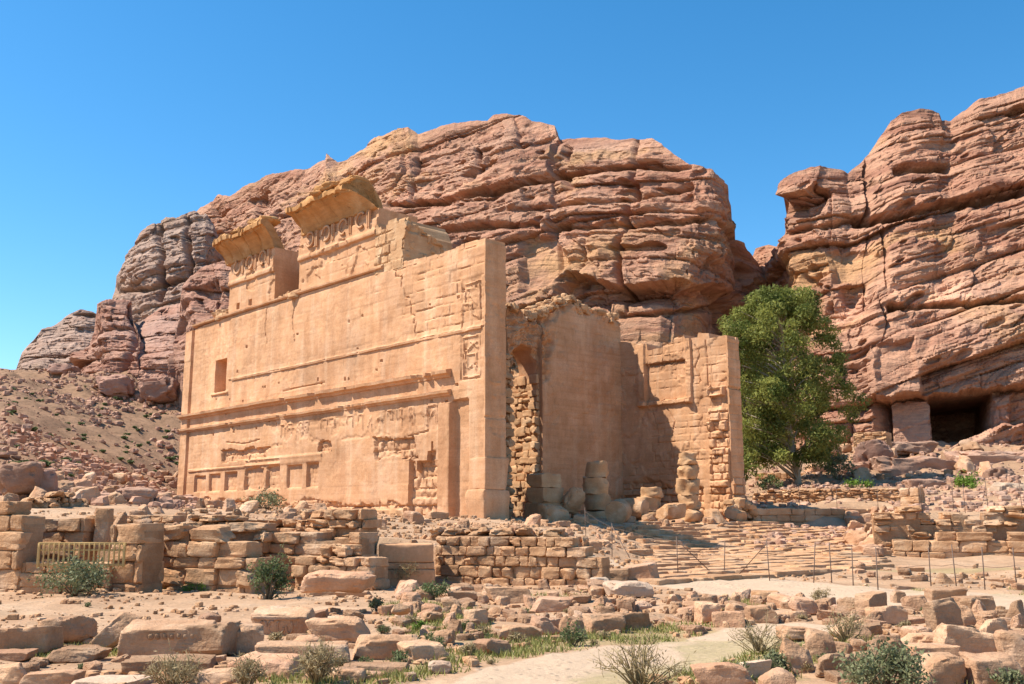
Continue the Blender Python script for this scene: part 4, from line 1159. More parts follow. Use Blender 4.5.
# ================================================================== MASONRY OF THE TERRACES
def xz(px, py, Y):
    p = at_depth(px, py, Y); return p[0], p[2]

def wall_blocks(px0, Y0, px1, Y1, top, bottom_py, h, L, thick, seed, pool=None, jit=0.05, lean=0.0, miss=0.0, rot=0.03, core=True):
    """coursed blocks between two plan points; top: [(px, py)] broken upper line"""
    r = np.random.default_rng(seed); pool = pool or _pool
    a = at_depth(px0, 400, Y0); b = at_depth(px1, 400, Y1)
    d = np.array([b[0] - a[0], b[1] - a[1]]); length = np.hypot(*d); d /= length
    nrm = np.array([d[1], -d[0]])
    if nrm[1] > 0: nrm = -nrm                                  # towards the viewer
    yaw = math.atan2(d[1], d[0])
    z0 = min(at_depth(px0, bottom_py, Y0)[2], at_depth(px1, bottom_py, Y1)[2]) - 0.35
    tp = np.array(top, float)
    def topz(s):
        x, y = a[0] + d[0] * s, a[1] + d[1] * s
        px = pix_of(x, y, 1.5)[0]
        return at_depth(px, float(np.interp(px, tp[:, 0], tp[:, 1])), y)[2]
    q = Parts(); z = z0; ci = 0
    while z < 40:
        hh = h * r.uniform(0.8, 1.25); s = -r.uniform(0, L * 0.5); any_ = False
        while s < length:
            l = L * r.uniform(0.55, 1.5); c = min(max(s + l / 2, 0), length)
            if s + l > length: l = max(length - s, 0.15); c = s + l / 2
            if s < 0: l += s; c = l / 2; s = 0
            if topz(c) > z + hh * 0.45:
                any_ = True
                if r.random() > miss:
                    v, f = pool[r.integers(0, len(pool))]
                    w = v[:, [1, 0, 2]] if r.random() < 0.5 else v
                    w = w * np.array([max(l - 0.015, .1), thick, hh * 0.99])
                    w = rotz(w, yaw + r.normal(0, rot)); out = r.uniform(-jit, jit) - lean * ci
                    cx, cy = a[0] + d[0] * c, a[1] + d[1] * c
                    q.add(w + np.array([cx + nrm[0] * (out - thick / 2), cy + nrm[1] * (out - thick / 2), z + hh / 2]), f, float(r.normal(0, 0.09)))
            s += l
        z += hh; ci += 1
        if not any_: break
    if core:
        n = max(2, int(length / 0.8))
        for k in range(n):
            s0, s1 = length * k / n, length * (k + 1) / n
            hz = min(topz(s0 + .05), topz(s1 - .05), topz((s0 + s1) / 2)) - 0.25
            if hz < z0 + 0.2: continue
            v, f = box(s0, s1 - 0.003, 0.12, thick * 0.9, z0, hz)
            w = np.stack([a[0] + d[0] * v[:, 0] - nrm[0] * v[:, 1], a[1] + d[1] * v[:, 0] - nrm[1] * v[:, 1], v[:, 2]], -1)
            q.add(w, f, -0.25)
    return q

def wall(name, label, *args, mat='masonry', cat='wall', group=None, **kw):
    o = wall_blocks(*args, **kw).build(name, MAT[mat]); sharp(o, 22)
    return tag(o, label, cat, group)

wall('retaining_wall', 'tall coursed sandstone wall at the left edge, beside the yellow railing', -60, 30.6, 32, 29.2, [(-60, 500), (0, 505), (12, 506), (14, 514), (33, 520)], 590, 0.45, 1.25, 0.9, 1)
wall('retaining_wall', 'recessed wall of long brown blocks behind the yellow railing and green bush', 28, 31.5, 92, 30.9, [(28, 518), (60, 520), (90, 521)], 588, 0.42, 1.3, 0.8, 2)
wall('masonry_pier', 'stout pier of big brown blocks at the right end of the yellow railing', 119, 29.2, 151, 28.8, [(119, 523), (151, 521)], 586, 0.5, 0.85, 1.0, 3)
wall('retaining_wall', 'low wall of large squared blocks right of the stout pier', 151, 30.7, 262, 29.3, [(151, 524), (178, 523), (200, 526), (204, 534), (222, 532), (236, 547), (262, 560)], 587, 0.38, 0.85, 0.9, 4, jit=0.13, miss=.04, rot=.05, pool=_pool + _pool_rough[:8])
wall('upper_terrace_wall', 'upper tier of pale broken courses above the large squared block wall', 98, 33.4, 268, 31.9, [(98, 513), (120, 511), (130, 517), (165, 514), (172, 520), (205, 514), (215, 521), (232, 517), (250, 522), (268, 518)], 540, 0.27, 0.55, 1.0, 5, jit=0.2, miss=0.08, rot=.08, pool=_pool + _pool_rough)
wall('upper_terrace_wall', 'broken top tier of the stepped masonry under the small sunken panels', 258, 34.0, 362, 32.4, [(258, 524), (280, 517), (290, 522), (306, 510), (318, 505), (330, 514), (345, 507), (352, 512), (362, 503)], 545, 0.29, 0.55, 1.3, 6, jit=0.22, miss=0.07, rot=.08, pool=_pool + _pool_rough)
wall('upper_terrace_wall', 'middle tier of long worn blocks in the stepped masonry', 262, 32.6, 364, 31.2, [(262, 531), (290, 529), (296, 534), (364, 528)], 566, 0.37, 0.9, 1.0, 7, jit=0.13, miss=.03, rot=.05)
wall('upper_terrace_wall', 'lowest tier of the stepped masonry, beside the smooth pedestal', 300, 31.2, 378, 30.1, [(300, 555), (318, 551), (345, 550), (352, 555), (372, 556), (378, 564)], 586, 0.32, 0.5, 0.9, 8, jit=0.14, rot=.06, pool=_pool + _pool_rough[:6])
wall('coursed_wall', 'neat wall of small squared pale blocks below the near corner of the temple', 436, 33.9, 600, 31.6, [(436, 538), (470, 535), (490, 540), (520, 539), (555, 543), (574, 542), (578, 552), (600, 558)], 586, 0.30, 0.48, 0.8, 9, jit=0.08, rot=0.04, miss=.02, pool=_pool + _pool_rough[:4])
wall('coursed_wall', 'loose rubble courses on top of the neat squared block wall', 432, 35.4, 582, 34.2, [(432, 529), (460, 526), (480, 528), (530, 529), (582, 535)], 545, 0.26, 0.6, 1.4, 10, pool=_pool_rough, jit=0.25, miss=0.08)
wall('dry_stone_wall', 'low dry stone wall of small rubble on the terrace left of the temple', 36, 41, 96, 43, [(36, 496), (70, 494), (96, 498)], 512, 0.22, 0.35, 0.8, 11, pool=_pool_rough, jit=0.12)
# smooth pedestal of three big courses
q = Parts(); ped = at_depth(404, 540, 32.2)
for k, (w, hh, z0) in enumerate(((1.85, 0.62, -0.1), (1.80, 0.20, 0.52), (1.72, 0.58, 0.72))):
    v, f = block_points((w, 1.5, hh), 40 + k, 12, 1, 26, 0.012); q.add(rotz(v, 0.10) + np.array([ped[0], 33.0, z0 + hh / 2]), f, 0.05)
o = q.build('stone_pedestal', MAT['plaster']); sharp(o, 45); tag(o, 'smooth squared pedestal of big golden courses between the stepped masonry and the neat coursed wall', 'pedestal')
# upright slab beside the railing recess
v, f = block_points((0.42, 0.5, 1.3), 50, 9, 2, 14, 0.03); w0 = at_depth(96, 530, 30.8)
o = new_obj('upright_stone', make_mesh('upright_stone', v, f, smooth_shade=True), MAT['masonry']); sharp(o, 45); o.location = (w0[0], 31.4, w0[2])
tag(o, 'upright square stone post standing behind the yellow railing', 'stone')

# right-hand ruins
wall('ruined_wall', 'shaded plain wall behind the steps, right of the portico', 749, 77.2, 868, 81.6, [(748, 512), (770, 509), (868, 510)], 540, 0.55, 1.5, 1.0, 21, mat='ashlar', jit=0.03)
wall('ruined_wall', 'rubble-topped terrace wall under the green tree', 748, 88, 905, 82, [(748, 493), (790, 489), (860, 488), (905, 490)], 510, 0.30, 0.6, 1.2, 22, pool=_pool_rough, jit=0.1)
wall('ruined_wall', 'lower courses of the long ruined wall at the right, behind the fence', 884, 55.6, 1090, 52.4, [(884, 545), (910, 538), (960, 535), (1000, 538), (1090, 535)], 566, 0.5, 1.2, 1.1, 23, jit=0.10)
wall('ruined_wall', 'upper broken courses of the long ruined wall at the right', 866, 58.6, 1090, 55.5, [(866, 513), (890, 509), (930, 507), (934, 522), (948, 512), (968, 508), (972, 518), (990, 509), (1030, 508), (1090, 509)], 548, 0.42, 0.9, 1.6, 24, jit=0.28, miss=0.07, pool=_pool + _pool_rough)
wall('ruined_wall', 'short orange block of masonry at the end of the terrace wall, above the ruined courses', 893, 70, 912, 69, [(893, 490), (912, 491)], 512, 0.5, 1.2, 1.0, 25)
wall('ruined_wall', 'low stone wall behind the white tree trunk', 752, 108, 832, 106, [(752, 470), (790, 473), (832, 474)], 492, 0.5, 1.0, 1.0, 26, mat='masonry')
wall('stone_hut', 'small squared masonry hut below the cliff, beside the cave', 851, 119, 884, 117, [(851, 432), (868, 430), (884, 433)], 452, 0.45, 1.1, 3.0, 27, mat='ashlar', cat='hut')

# heap of earth-bound rubble between shaded wall and ruins, and other heaps: individual stones are made below

# ================================================================== STEPS IN FRONT OF THE PORTICO
stairs = empty('stone_stairway', tuple(P0 + 17 * V - 8 * U), 0)
tag(stairs, 'broad worn stone steps climbing to the columns of the temple portico', 'steps')
r_ = np.random.default_rng(44); u = -1.0
def v_at(u, px):
    t = (px - 512) / 1015.4; p = P0 + u * U
    return (t * p[1] - p[0]) / (V[0] - t * V[1])
for k in range(46):
    tread = 0.60 + 0.004 * k + r_.uniform(-.06, .1); q = Parts()
    v = v_at(u, 628 + r_.uniform(-12, 25)); vend = min(v_at(u, min(752 + 14 * k, 852) + r_.uniform(-14, 8)), v + 40)
    tint = r_.normal(0.05, .05); mid = tw((v + vend) / 2, u, 0.2)
    if pix_of(*mid)[1] > 572: break
    while v < vend:
        L = r_.uniform(0.8, 3.0); bv, bf = _pool[r_.integers(0, 14)]
        w = bv * np.array([L + 0.06, tread * 1.4, 0.55]); w = rotz(w, ANG + r_.normal(0, 0.015))
        c_ = tw(v + L / 2, u - tread / 2, 0)
        c_[2] = min(float(terrain_base(c_[:1], c_[1:2])[0]) + (.13 if k % 2 else .05), 2.08) - .235 + r_.uniform(-.05, .04)
        q.add(w + c_, bf, tint + r_.normal(0, 0.06)); v += L
    if q.v:
        o = q.build('step', MAT['masonry'], stairs); sharp(o, 22); o.location = tuple(-(P0 + 17 * V - 8 * U))
    u -= tread

# ================================================================== COLUMNS
def drum_points(rad, h, seed, rough=0.05, n=26, m=9, k=9):
    a = np.linspace(0, 2 * math.pi, n, endpoint=False); r = np.random.default_rng(seed); off = r.uniform(0, 50, 3)
    prof = [(0.0, -1)] + [(x, -1) for x in (0.5, 0.85)] + [(1 - 0.05 * abs(t) ** 6, t) for t in np.linspace(-0.97, 0.97, m)] + [(x, 1) for x in (0.85, 0.5)] + [(0.0, 1)]
    P = []
    for (pr, pz) in prof:
        x = pr * rad * np.cos(a); y = pr * rad * np.sin(a); zz = np.full(n, pz * h / 2)
        d = rough * rad * (1.6 * fbm(x / rad * 1.2 + off[0], y / rad * 1.2 + off[1], zz / rad * 1.5 + off[2], 4, seed))
        P.append(np.stack([x * (1 + d / rad), y * (1 + d / rad), zz + d * 0.6], -1))
    P = np.stack(P); return P.reshape(-1, 3), grid_faces(len(prof), n, True)

def column(label, v, u, rads, hs, seed, rough=0.11):
    base = tw(v, u, 1.85); c = empty('broken_column', base); tag(c, label, 'column', 'broken columns of the portico'); z = 0.0
    r = np.random.default_rng(seed)
    for k, (rd, h) in enumerate(zip(rads, hs)):
        dv, df = drum_points(rd, h, seed + k, rough); dv = rotz(dv, r.uniform(0, 6))
        dv = rotx(dv, r.normal(0, 0.02)) + np.array([r.normal(0, 0.05), r.normal(0, 0.05), z + h / 2])
        o = new_obj('drum' if k else 'column_base', make_mesh('drum', dv, df, np.full(len(dv), r.normal(0, .06)), True), MAT['ashlar'], c); sharp(o, 50); z += h * 0.985
    return c
column('broken golden column stump of four drums, leftmost in the portico', 11.6, 1.6, (0.95, 0.88, 0.86, 0.80), (0.75, 1.15, 1.15, 1.1), 61)
column('short two-drum column stump in the middle of the portico', 17.1, 1.4, (0.95, 0.85, 0.82), (0.7, 1.0, 0.75), 62)
column('tall ragged column stump in front of the far pilaster', 21.3, 1.2, (1.0, 0.82, 0.80, 0.76, 0.66), (0.9, 1.1, 1.15, 1.05, 0.9), 63, 0.17)
def lying_drum(label, px, py, Y, rad, h, yaw, tilt, seed):
    g = at_depth(px, py, Y); dv, df = drum_points(rad, h, seed, 0.05); dv = rotz(rotx(dv, math.pi / 2 + tilt), yaw)
    o = new_obj('column_drum', make_mesh('column_drum', dv, df, smooth_shade=True), MAT['masonry']); sharp(o, 45)
    o.location = (g[0], g[1], g[2]); return tag(o, label, 'column drum', 'fallen column drums')
lying_drum('fallen column drum showing its round end, right of the leftmost stump', 618, 512, 65.5, 0.78, 1.2, -0.35, 0.12, 71)
lying_drum('fallen column drum lying on its side behind the round-ended drum', 634, 509, 69, 0.72, 1.7, 1.0, 0.05, 72)
lying_drum('squat round drum standing in the rubble field beside the sandy path', 766, 598, 27.0, 0.36, 0.34, 0.0, -math.pi / 2, 73)

# ================================================================== SINGLE STONES
def stone(label, px, py, wpx, hpx, kind='block', yaw=0.0, depth=0.75, tilt=(0, 0), mat='block', on=0.0, seed=None, Y=None, cat=None, group=None, sink=0.10, name=None, n=16):
    """px, py: middle of the stone's foot in the photograph"""
    g = ground(px, py) if Y is None else np.array([*at_depth(px, py, Y)[:2], at_depth(px, py, Y)[2]])
    yy = g[1]; W = wpx / 1015.0 * yy; H = hpx / 1015.0 * yy; D = W * depth
    H = max(H - D * 0.9 * (EYE - g[2]) / yy * 0.6, 0.35 * H) if g[2] < EYE else H
    s = seed if seed is not None else int(px * 13 + py * 7)
    kw = dict(block=dict(chips=11, k=34, rough=0.04, deep=0.32, skew=.11), slab=dict(chips=8, k=30, rough=0.03, deep=0.18, skew=.06), boulder=dict(chips=12, k=6, rough=0.06, deep=0.34, skew=.1), wedge=dict(chips=12, k=20, rough=0.04, taper=0.4, deep=0.5, skew=.14))[kind]
    if yy > 85: kw.update(rough=0.085, chips=kw['chips'] + 5, k=max(8, kw['k'] * .5))
    v, f = block_points((W * 1.02, D, H * (1 + sink)), s, n if yy < 85 else 22, **kw)
    v = rotz(rotx(v, tilt[0]), 0); v = np.stack([v[:, 0] * math.cos(tilt[1]) + v[:, 2] * math.sin(tilt[1]), v[:, 1], -v[:, 0] * math.sin(tilt[1]) + v[:, 2] * math.cos(tilt[1])], -1)
    v = rotz(v, yaw)
    nm = name or {'block': 'stone_block', 'slab': 'stone_slab', 'boulder': 'boulder', 'wedge': 'broken_stone'}[kind]
    o = new_obj(nm, make_mesh(nm, v, f, smooth_shade=True), MAT[mat]); sharp(o, 22)
    o.location = (g[0], g[1] + D * 0.35, g[2] + on * yy / 1015.0 + H * 0.5 - (0 if on else sink * H * 0.6))
    return tag(o, label, cat or {'block': 'stone block', 'slab': 'stone slab', 'boulder': 'boulder', 'wedge': 'stone'}[kind], group)

# foreground, left
stone('thick slab lying flat at the left edge, front of the photo', 20, 655, 52, 26, 'slab', 0.1)
stone('thin slab under the thick slab at the left edge', 6, 661, 40, 10, 'slab', 0.0, on=0.0)
stone('worn hump-backed boulder on a flat rock, near the left edge', 63, 645, 46, 26, 'boulder', 0.2)
stone('flat rock carrying the hump-backed boulder', 72, 660, 48, 16, 'boulder', 0.1, 0.9)
stone('plain slab propped on its edge, left of the big carved slab', 112, 648, 20, 42, 'block', 0.15, 1.0, (0.1, 0.75))
stone('big slab end beside the carved frieze slab, right part of its pile', 196, 655, 62, 34, 'block', -0.25, 0.8)
stone('squared block right of the carved frieze slab', 240, 651, 32, 30, 'block', 0.3, 0.9)
stone('long base stone under the carved frieze slab', 165, 671, 84, 18, 'slab', 0.1, 0.6)
stone('pale flat slab in the bottom left corner', 47, 686, 48, 16, 'slab', 0.1)
stone('broken corner stone at the very bottom left', 4, 686, 34, 18, 'wedge', 0.1)
stone('wide pale slab lying at the bottom, below the carved slab pile', 105, 692, 60, 12, 'slab', -0.1, mat='pale_block')
stone('rounded top stone balanced on the smooth oval block', 336, 617, 62, 19, 'boulder', 0.05, 0.7, on=21)
stone('smooth oval block under the balanced stone', 337, 641, 54, 25, 'boulder', 0.0, 0.8)
stone('low stone between the carved lintel and the oval block', 305, 652, 34, 18, 'wedge', 0.2)
stone('long low slab in front of the oval block', 300, 668, 88, 22, 'slab', 0.08, 0.45)
stone('heavy squared block at the bottom, left of the long low slab', 262, 681, 64, 23, 'block', -0.1, 0.7)
stone('round-shouldered block with a small stone on it, near the bottom middle', 384, 662, 58, 25, 'block', 0.25, 0.6)
stone('small stone lying on the round-shouldered block', 399, 640, 21, 12, 'wedge', 0.1, on=22)
stone('thin slab lying in front of the round-shouldered block', 376, 674, 60, 11, 'slab', 0.0, 0.6)
stone('low broad block right of the round-shouldered block', 421, 665, 38, 17, 'block', 0.3, 0.8)
stone('little boulder at the bottom edge below the thin slab', 350, 686, 26, 13, 'boulder')
stone('brown block at the bottom edge left of the dry tuft', 210, 690, 44, 18, 'block', 0.2)
stone('pale rounded cobble in the grass left of the light path', 440, 678, 22, 12, 'boulder', mat='pale_block')
stone('flat paving stone below the stepped masonry, left one', 322, 594, 30, 6, 'slab', 0.0, 0.9)
stone('flat paving stone below the stepped masonry, right one', 352, 596, 32, 7, 'slab', 0.0, 0.8)
stone('loose ledge stone at the foot of the masonry pier', 140, 590, 46, 8, 'slab', 0.0, 0.5)
stone('loose ledge stone at the foot of the large squared block wall', 190, 589, 50, 9, 'slab', 0.0, 0.4)
# middle rubble
for t in (
    ('brown stone with square corners below the coursed wall', 509, 602, 40, 15, 'block', 0.1), ('wide flat rock in the middle rubble, left of the square brown stone', 462, 602, 28, 9, 'slab', 0.2),
    ('long reddish block in the middle of the rubble field', 552, 612, 34, 14, 'block', -0.2), ('small cube-like block alone on sand, left of the middle rubble', 476, 625, 20, 16, 'block', 0.35),
    ('flat topped block beside the grass strip, middle of the photo', 521, 640, 40, 15, 'block', 0.2), ('leaning pale block behind the grass strip', 544, 634, 30, 18, 'wedge', 0.4),
    ('angular block with a lit top at the near edge of the middle rubble', 492, 656, 28, 16, 'block', 0.5), ('brown boulder among the middle rubble, right of the leaning pale block', 574, 634, 30, 20, 'wedge', 0.2),
    ('squared reddish block of the row below the white rock, left one', 604, 630, 34, 18, 'block', 0.12), ('squared reddish block of the row below the white rock, right one', 634, 627, 33, 18, 'block', 0.25),
    ('stone heap block at the right end of the coursed wall', 585, 579, 32, 17, 'block', 0.2), ('squared block standing at the edge of the sandy path, left of the pair', 615, 585, 27, 15, 'block', 0.0),
    ('large smooth block at the edge of the sandy path', 643, 584, 32, 18, 'block', 0.05), ('upright small block near the middle of the rubble field', 709, 623, 20, 20, 'block', 0.2),
    ('block under the round drum in the rubble field', 763, 622, 26, 17, 'block', 0.1), ('low block left of the drum in the rubble field', 730, 625, 30, 15, 'block', -0.1),
    ('big reddish stone right of the drum in the rubble field', 805, 613, 28, 18, 'wedge', 0.3), ('smooth wedge-shaped boulder with a sharp crest, lower right', 800, 671, 34, 31, 'wedge', 0.3),
    ('tall angular boulder behind the wedge-shaped one, lower right', 824, 662, 32, 30, 'wedge', -0.3), ('round boulder right of the wedge-shaped one, lower right', 838, 676, 34, 24, 'boulder', 0.0),
    ('large red-brown block cut off by the bottom edge, right of the middle', 726, 692, 50, 26, 'block', 0.15), ('brown stone at the bottom edge beside the grey-green bush', 781, 690, 40, 20, 'wedge', 0.1),
    ('square golden block standing on the far rubble, right of middle', 890, 624, 38, 20, 'block', 0.2), ('pale slab leaning against the square golden block', 874, 617, 24, 24, 'slab', 0.4),
    ('rounded upright stone in the right rubble, under the pale slab', 946, 632, 30, 31, 'block', 0.2), ('wide brown boulder in the right rubble', 970, 657, 48, 32, 'block', -0.1),
    ('long stone at the far right of the rubble', 996, 640, 38, 24, 'wedge', 0.2), ('low cracked rock left of the wide brown boulder', 930, 652, 40, 20, 'boulder', 0.1),
    ('fan-shaped boulder in the right rubble above the grey-green bush', 892, 668, 40, 30, 'wedge', -0.2), ('stacked stone under the low cracked rock', 936, 663, 44, 17, 'slab', 0.1),
    ('large pale-topped boulder at the bottom right', 944, 690, 46, 32, 'boulder', 0.2), ('blocky boulder in the bottom right corner', 998, 690, 46, 34, 'block', 0.2),
    ('boulder cut off by the right edge near the bottom', 1022, 672, 30, 38, 'boulder', 0.0), ('flat block in the right rubble beside the fence', 978, 612, 34, 16, 'slab', 0.1),
    ('pale slab on the right rubble behind the rounded upright stone', 950, 600, 34, 13, 'slab', -0.1), ('low stone left of the square golden block', 852, 640, 36, 18, 'wedge', 0.3),
    ('half-buried stone between the sandy paths', 800, 640, 34, 14, 'boulder', 0.1), ('small upright stone in the right rubble', 900, 600, 14, 12, 'block', 0.1)):
    stone(*t[:6], yaw=t[6])
for t in (('whitish rounded rock lying on the rubble heap beside the sandy path', 629, 598, 44, 16, 'boulder', 0.1), ('whitish flat block half buried in grass, lower right', 755, 675, 30, 19, 'block', 0.2),
          ('white cracked stone at the end of the coursed wall', 600, 590, 20, 12, 'block', 0.3)):
    stone(*t[:6], yaw=t[6], mat='pale_block')
# portico debris
g = at_depth(545, 519, 66.0); q = Parts()
for k, (w, d_, h, z0, j) in enumerate(((2.05, 1.7, 1.15, -.1, 0), (1.95, 1.6, 1.0, 1.03, .06), (1.75, 1.5, .95, 2.0, -.05))):
    v, f = block_points((w, d_, h), 5100 + k, 14, 6, 34, .03, 0, .18, .02); q.add(rotz(v, ANG + j) + np.array([g[0] + j, g[1] + .4, g[2] + z0 + h / 2]), f, .04 * k - .06)
o = q.build('masonry_stump', MAT['ashlar']); sharp(o, 22); tag(o, 'broad square stump of three stacked blocks standing in shade inside the portico', 'pillar stump')
stone('pointed broken block leaning beside the leftmost column stump', 573, 514, 26, 26, 'wedge', 0.5, 0.8, (0.2, 0.3), mat='masonry', Y=66, sink=0)
stone('pale fallen block in the shadow of the near wall', 554, 526, 24, 21, 'block', 0.3, 0.8, mat='masonry', Y=62.5, sink=0)
stone('rough stone at the foot of the tall ragged column', 672, 520, 24, 16, 'block', 0.5, 0.8, mat='masonry', Y=71, sink=0)
stone('flat slab behind the pale fallen block in the portico', 582, 528, 30, 9, 'slab', 0.2, 0.8, mat='masonry', Y=63, sink=0)
stone('block lying between the far pilaster and the tall ragged column', 716, 524, 22, 14, 'wedge', 0.3, 0.8, mat='masonry', Y=73, sink=0)
# rocks of the slopes
stone('dark red-brown boulder on the left hillside, left of its neighbour', 111, 396, 36, 22, 'boulder', 0.1, 0.9, mat='dark_boulder', Y=126)
stone('red-brown boulder on the left hillside, nearest to the temple wall', 156, 400, 36, 24, 'boulder', -0.1, 0.9, mat='dark_boulder', Y=122)
stone('small red rock on the ridge line of the left hillside', 60, 373, 26, 10, 'boulder', 0.1, 0.9, mat='dark_boulder', Y=136)
stone('big rounded boulder at the left edge above the terrace walls', 14, 491, 36, 28, 'boulder', 0.1, 0.9, mat='boulder', Y=44)
stone('smaller boulder leaning right of the big one above the terrace walls', 39, 491, 24, 21, 'boulder', 0.3, 0.9, mat='dark_boulder', Y=45)
stone('wide low rock on the terrace right of the dry stone wall', 132, 500, 36, 12, 'boulder', 0.1, 0.9, mat='boulder', Y=46)
stone('large split red boulder below the cave, beside the stone hut', 879, 474, 40, 34, 'wedge', 0.2, 0.9, mat='dark_boulder', Y=108, n=18)
stone('long grey rock ledge under the cave', 925, 481, 84, 25, 'block', 0.05, 0.4, mat='boulder', Y=106, n=18)
stone('long rock ledge at the right edge under the cave', 1010, 480, 100, 30, 'block', -0.05, 0.4, mat='boulder', Y=108, n=18)
stone('rounded grey boulder behind the bright green bush', 1003, 489, 26, 20, 'boulder', 0, 0.9, mat='boulder', Y=92)
stone('grey rounded rock at the right edge above the ruined wall', 1016, 503, 34, 20, 'boulder', 0, 0.9, mat='pale_block', Y=78)
stone('flat rock between the terrace wall and the bright green bush', 930, 490, 40, 10, 'slab', 0, 0.8, mat='boulder', Y=92)
stone('low rock outcrop under the stone hut', 850, 478, 40, 14, 'boulder', 0, 0.9, mat='boulder', Y=108)
stone('pale shelf of rock right of the stone hut', 912, 452, 50, 12, 'slab', 0, 0.8, mat='boulder', Y=121)

# carved stones
def carved(label, px, py, wpx, hpx, yaw, seed, relief_fn, tilt=0.0, depth=0.6, on=0.0):
    g = ground(px, py); yy = g[1]; W = wpx / 1015 * yy; H = hpx / 1015 * yy; D = W * depth
    c = empty('carved_stone', (g[0], g[1] + D * 0.35, g[2] + on * yy / 1015 + H * 0.42), yaw); tag(c, label, 'carved stone')
    v, f = block_points((W, D, H), seed, 18, 7, 24, 0.028, 0, 0.2, .04); v = rotx(v, tilt)
    o = new_obj('body', make_mesh('body', v, f, smooth_shade=True), MAT['block'], c); sharp(o, 22)
    q = Parts(); relief_fn(q, W, D, H)
    vv = np.concatenate(q.v); vv = rotx(vv, tilt)
    o = new_obj('carving', make_mesh('carving', vv, np.concatenate(q.f), smooth_shade=True), MAT['block'], c); sharp(o, 60)
    return c
def egg_row(q, W, D, H):
    for k in range(7):
        bv, bf = block_points((W * .07, .10, H * .20), 700 + k, 6, 1, 2.6, .05); q.add(bv + np.array([-.12 * W + k * W * 0.078, -D / 2 + 0.03, H * .30]), bf)
    bv, bf = block_points((W * .60, .06, H * .07), 720, 6, 0, 12, .04); q.add(bv + np.array([.1 * W, -D / 2 + .03, H * .44]), bf)
def scroll_row(q, W, D, H):
    for k in range(4):
        a = np.linspace(0, 4.2, 12); cx = -.26 * W + k * .15 * W
        pts = np.stack([cx + .055 * W * np.cos(a + k), np.full(12, -D / 2 + .0), .02 * H + .24 * H * np.sin(a + k)], -1); q.add(*tube(pts, .022 * W, 6))
    bv, bf = block_points((W * .8, .1, H * .12), 730, 6, 0, 12, .03); q.add(bv + np.array([-.05 * W, -D / 2 + .02, H * .36]), bf)
carved('big frieze slab carved with a row of egg shapes, on stones at lower left', 160, 655, 84, 34, 0.12, 741, egg_row, 0.12)
carved('rounded lintel carved with scrolls, left of the oval block', 281, 635, 58, 25, -0.1, 742, scroll_row, 0.15)

# scattered rubble: copies of a few worn shapes
def pool_mesh(kind, k):
    kw = dict(block=((1.0, .8, .62), dict(chips=11, k=34, rough=.045, deep=.36, skew=.14)), slab=((1.2, .9, .34), dict(chips=8, k=26, rough=.035, deep=.22, skew=.08)), round=((1, .85, .65), dict(chips=12, k=6, rough=.06, deep=.36, skew=.1)), wedge=((1, .8, .75), dict(chips=12, k=18, rough=.045, taper=.45, deep=.5, skew=.16)))[kind]
    v, f = block_points(kw[0], 2000 + k, 12, **kw[1]); v = v + np.array([0, 0, kw[0][2] * 0.38])
    return make_mesh('rubble_stone', v, f, smooth_shade=True)
POOL = {}
for kd in ('block', 'slab', 'round', 'wedge'):
    POOL[kd] = []
    for k in range(9):
        me = pool_mesh(kd, k + {'block': 0, 'slab': 20, 'round': 40, 'wedge': 60}[kd]); me.materials.append(MAT['block']); me.set_sharp_from_angle(angle=math.radians(20)); POOL[kd].append(me)
TAKEN = [(o.location.x, o.location.y, max(o.dimensions.x, 0.3) * 0.55) for o in COL.objects if o.name.split('.')[0] in ('stone_block', 'stone_slab', 'boulder', 'broken_stone', 'carved_stone', 'column_drum')]
KIND_WORDS = {'block': 'squarish brown sandstone block', 'slab': 'flat sandstone slab', 'round': 'worn rounded stone', 'wedge': 'sharp broken lump of sandstone'}
KIND_NAME = {'block': 'stone_block', 'slab': 'stone_slab', 'round': 'rounded_stone', 'wedge': 'broken_stone'}
def scatter(where, group, poly, count, size_px, seed, kinds=('block', 'slab', 'round', 'wedge'), gap=0.9, sizes=None, avoid_path=True):
    r = np.random.default_rng(seed); xs = [p[0] for p in poly]; ys = [p[1] for p in poly]; done = 0; tries = 0
    while done < count and tries < count * 60:
        tries += 1; px, py = r.uniform(min(xs), max(xs)), r.uniform(min(ys), max(ys))
        if in_poly(np.array([px]), np.array([py]), poly, 0.01)[0] < 0.5: continue
        g = ground(px, py); s = r.uniform(0.55, 1.0) ** 1.5 * size_px / 1015 * g[1] * (1.25 if r.random() < 0.15 else 1)
        if sizes: s = r.uniform(*sizes)
        if avoid_path and path_mask(np.array([g[0]]), np.array([g[1]]))[0] > 0.3: continue
        if any((g[0] - a) ** 2 + (g[1] - b) ** 2 < (gap * (s * .5 + c)) ** 2 for a, b, c in TAKEN): continue
        kd = kinds[r.integers(0, len(kinds))]; me = POOL[kd][r.integers(0, 9)]
        o = bpy.data.objects.new(KIND_NAME[kd], me); COL.objects.link(o)
        o.location = (g[0], g[1], g[2] - 0.03); o.scale = tuple(s * r.uniform(.82, 1.2, 3)); o.rotation_euler = (r.normal(0, .08), r.normal(0, .08), r.uniform(0, 6.28))
        tag(o, KIND_WORDS[kd] + ' ' + where, 'stone', KIND_WORDS[kd] + ' ' + group); TAKEN.append((g[0], g[1], s * .5)); done += 1
scatter('in the rubble field below the neat coursed wall', 'in the middle rubble', [(395, 592), (560, 588), (660, 592), (690, 618), (640, 628), (560, 640), (430, 652), (385, 620)], 125, 22, 1, gap=.8)
scatter('among the rubble between the two sandy paths', 'between the paths', [(655, 596), (880, 606), (870, 640), (760, 640), (690, 630)], 85, 22, 2, gap=.8)
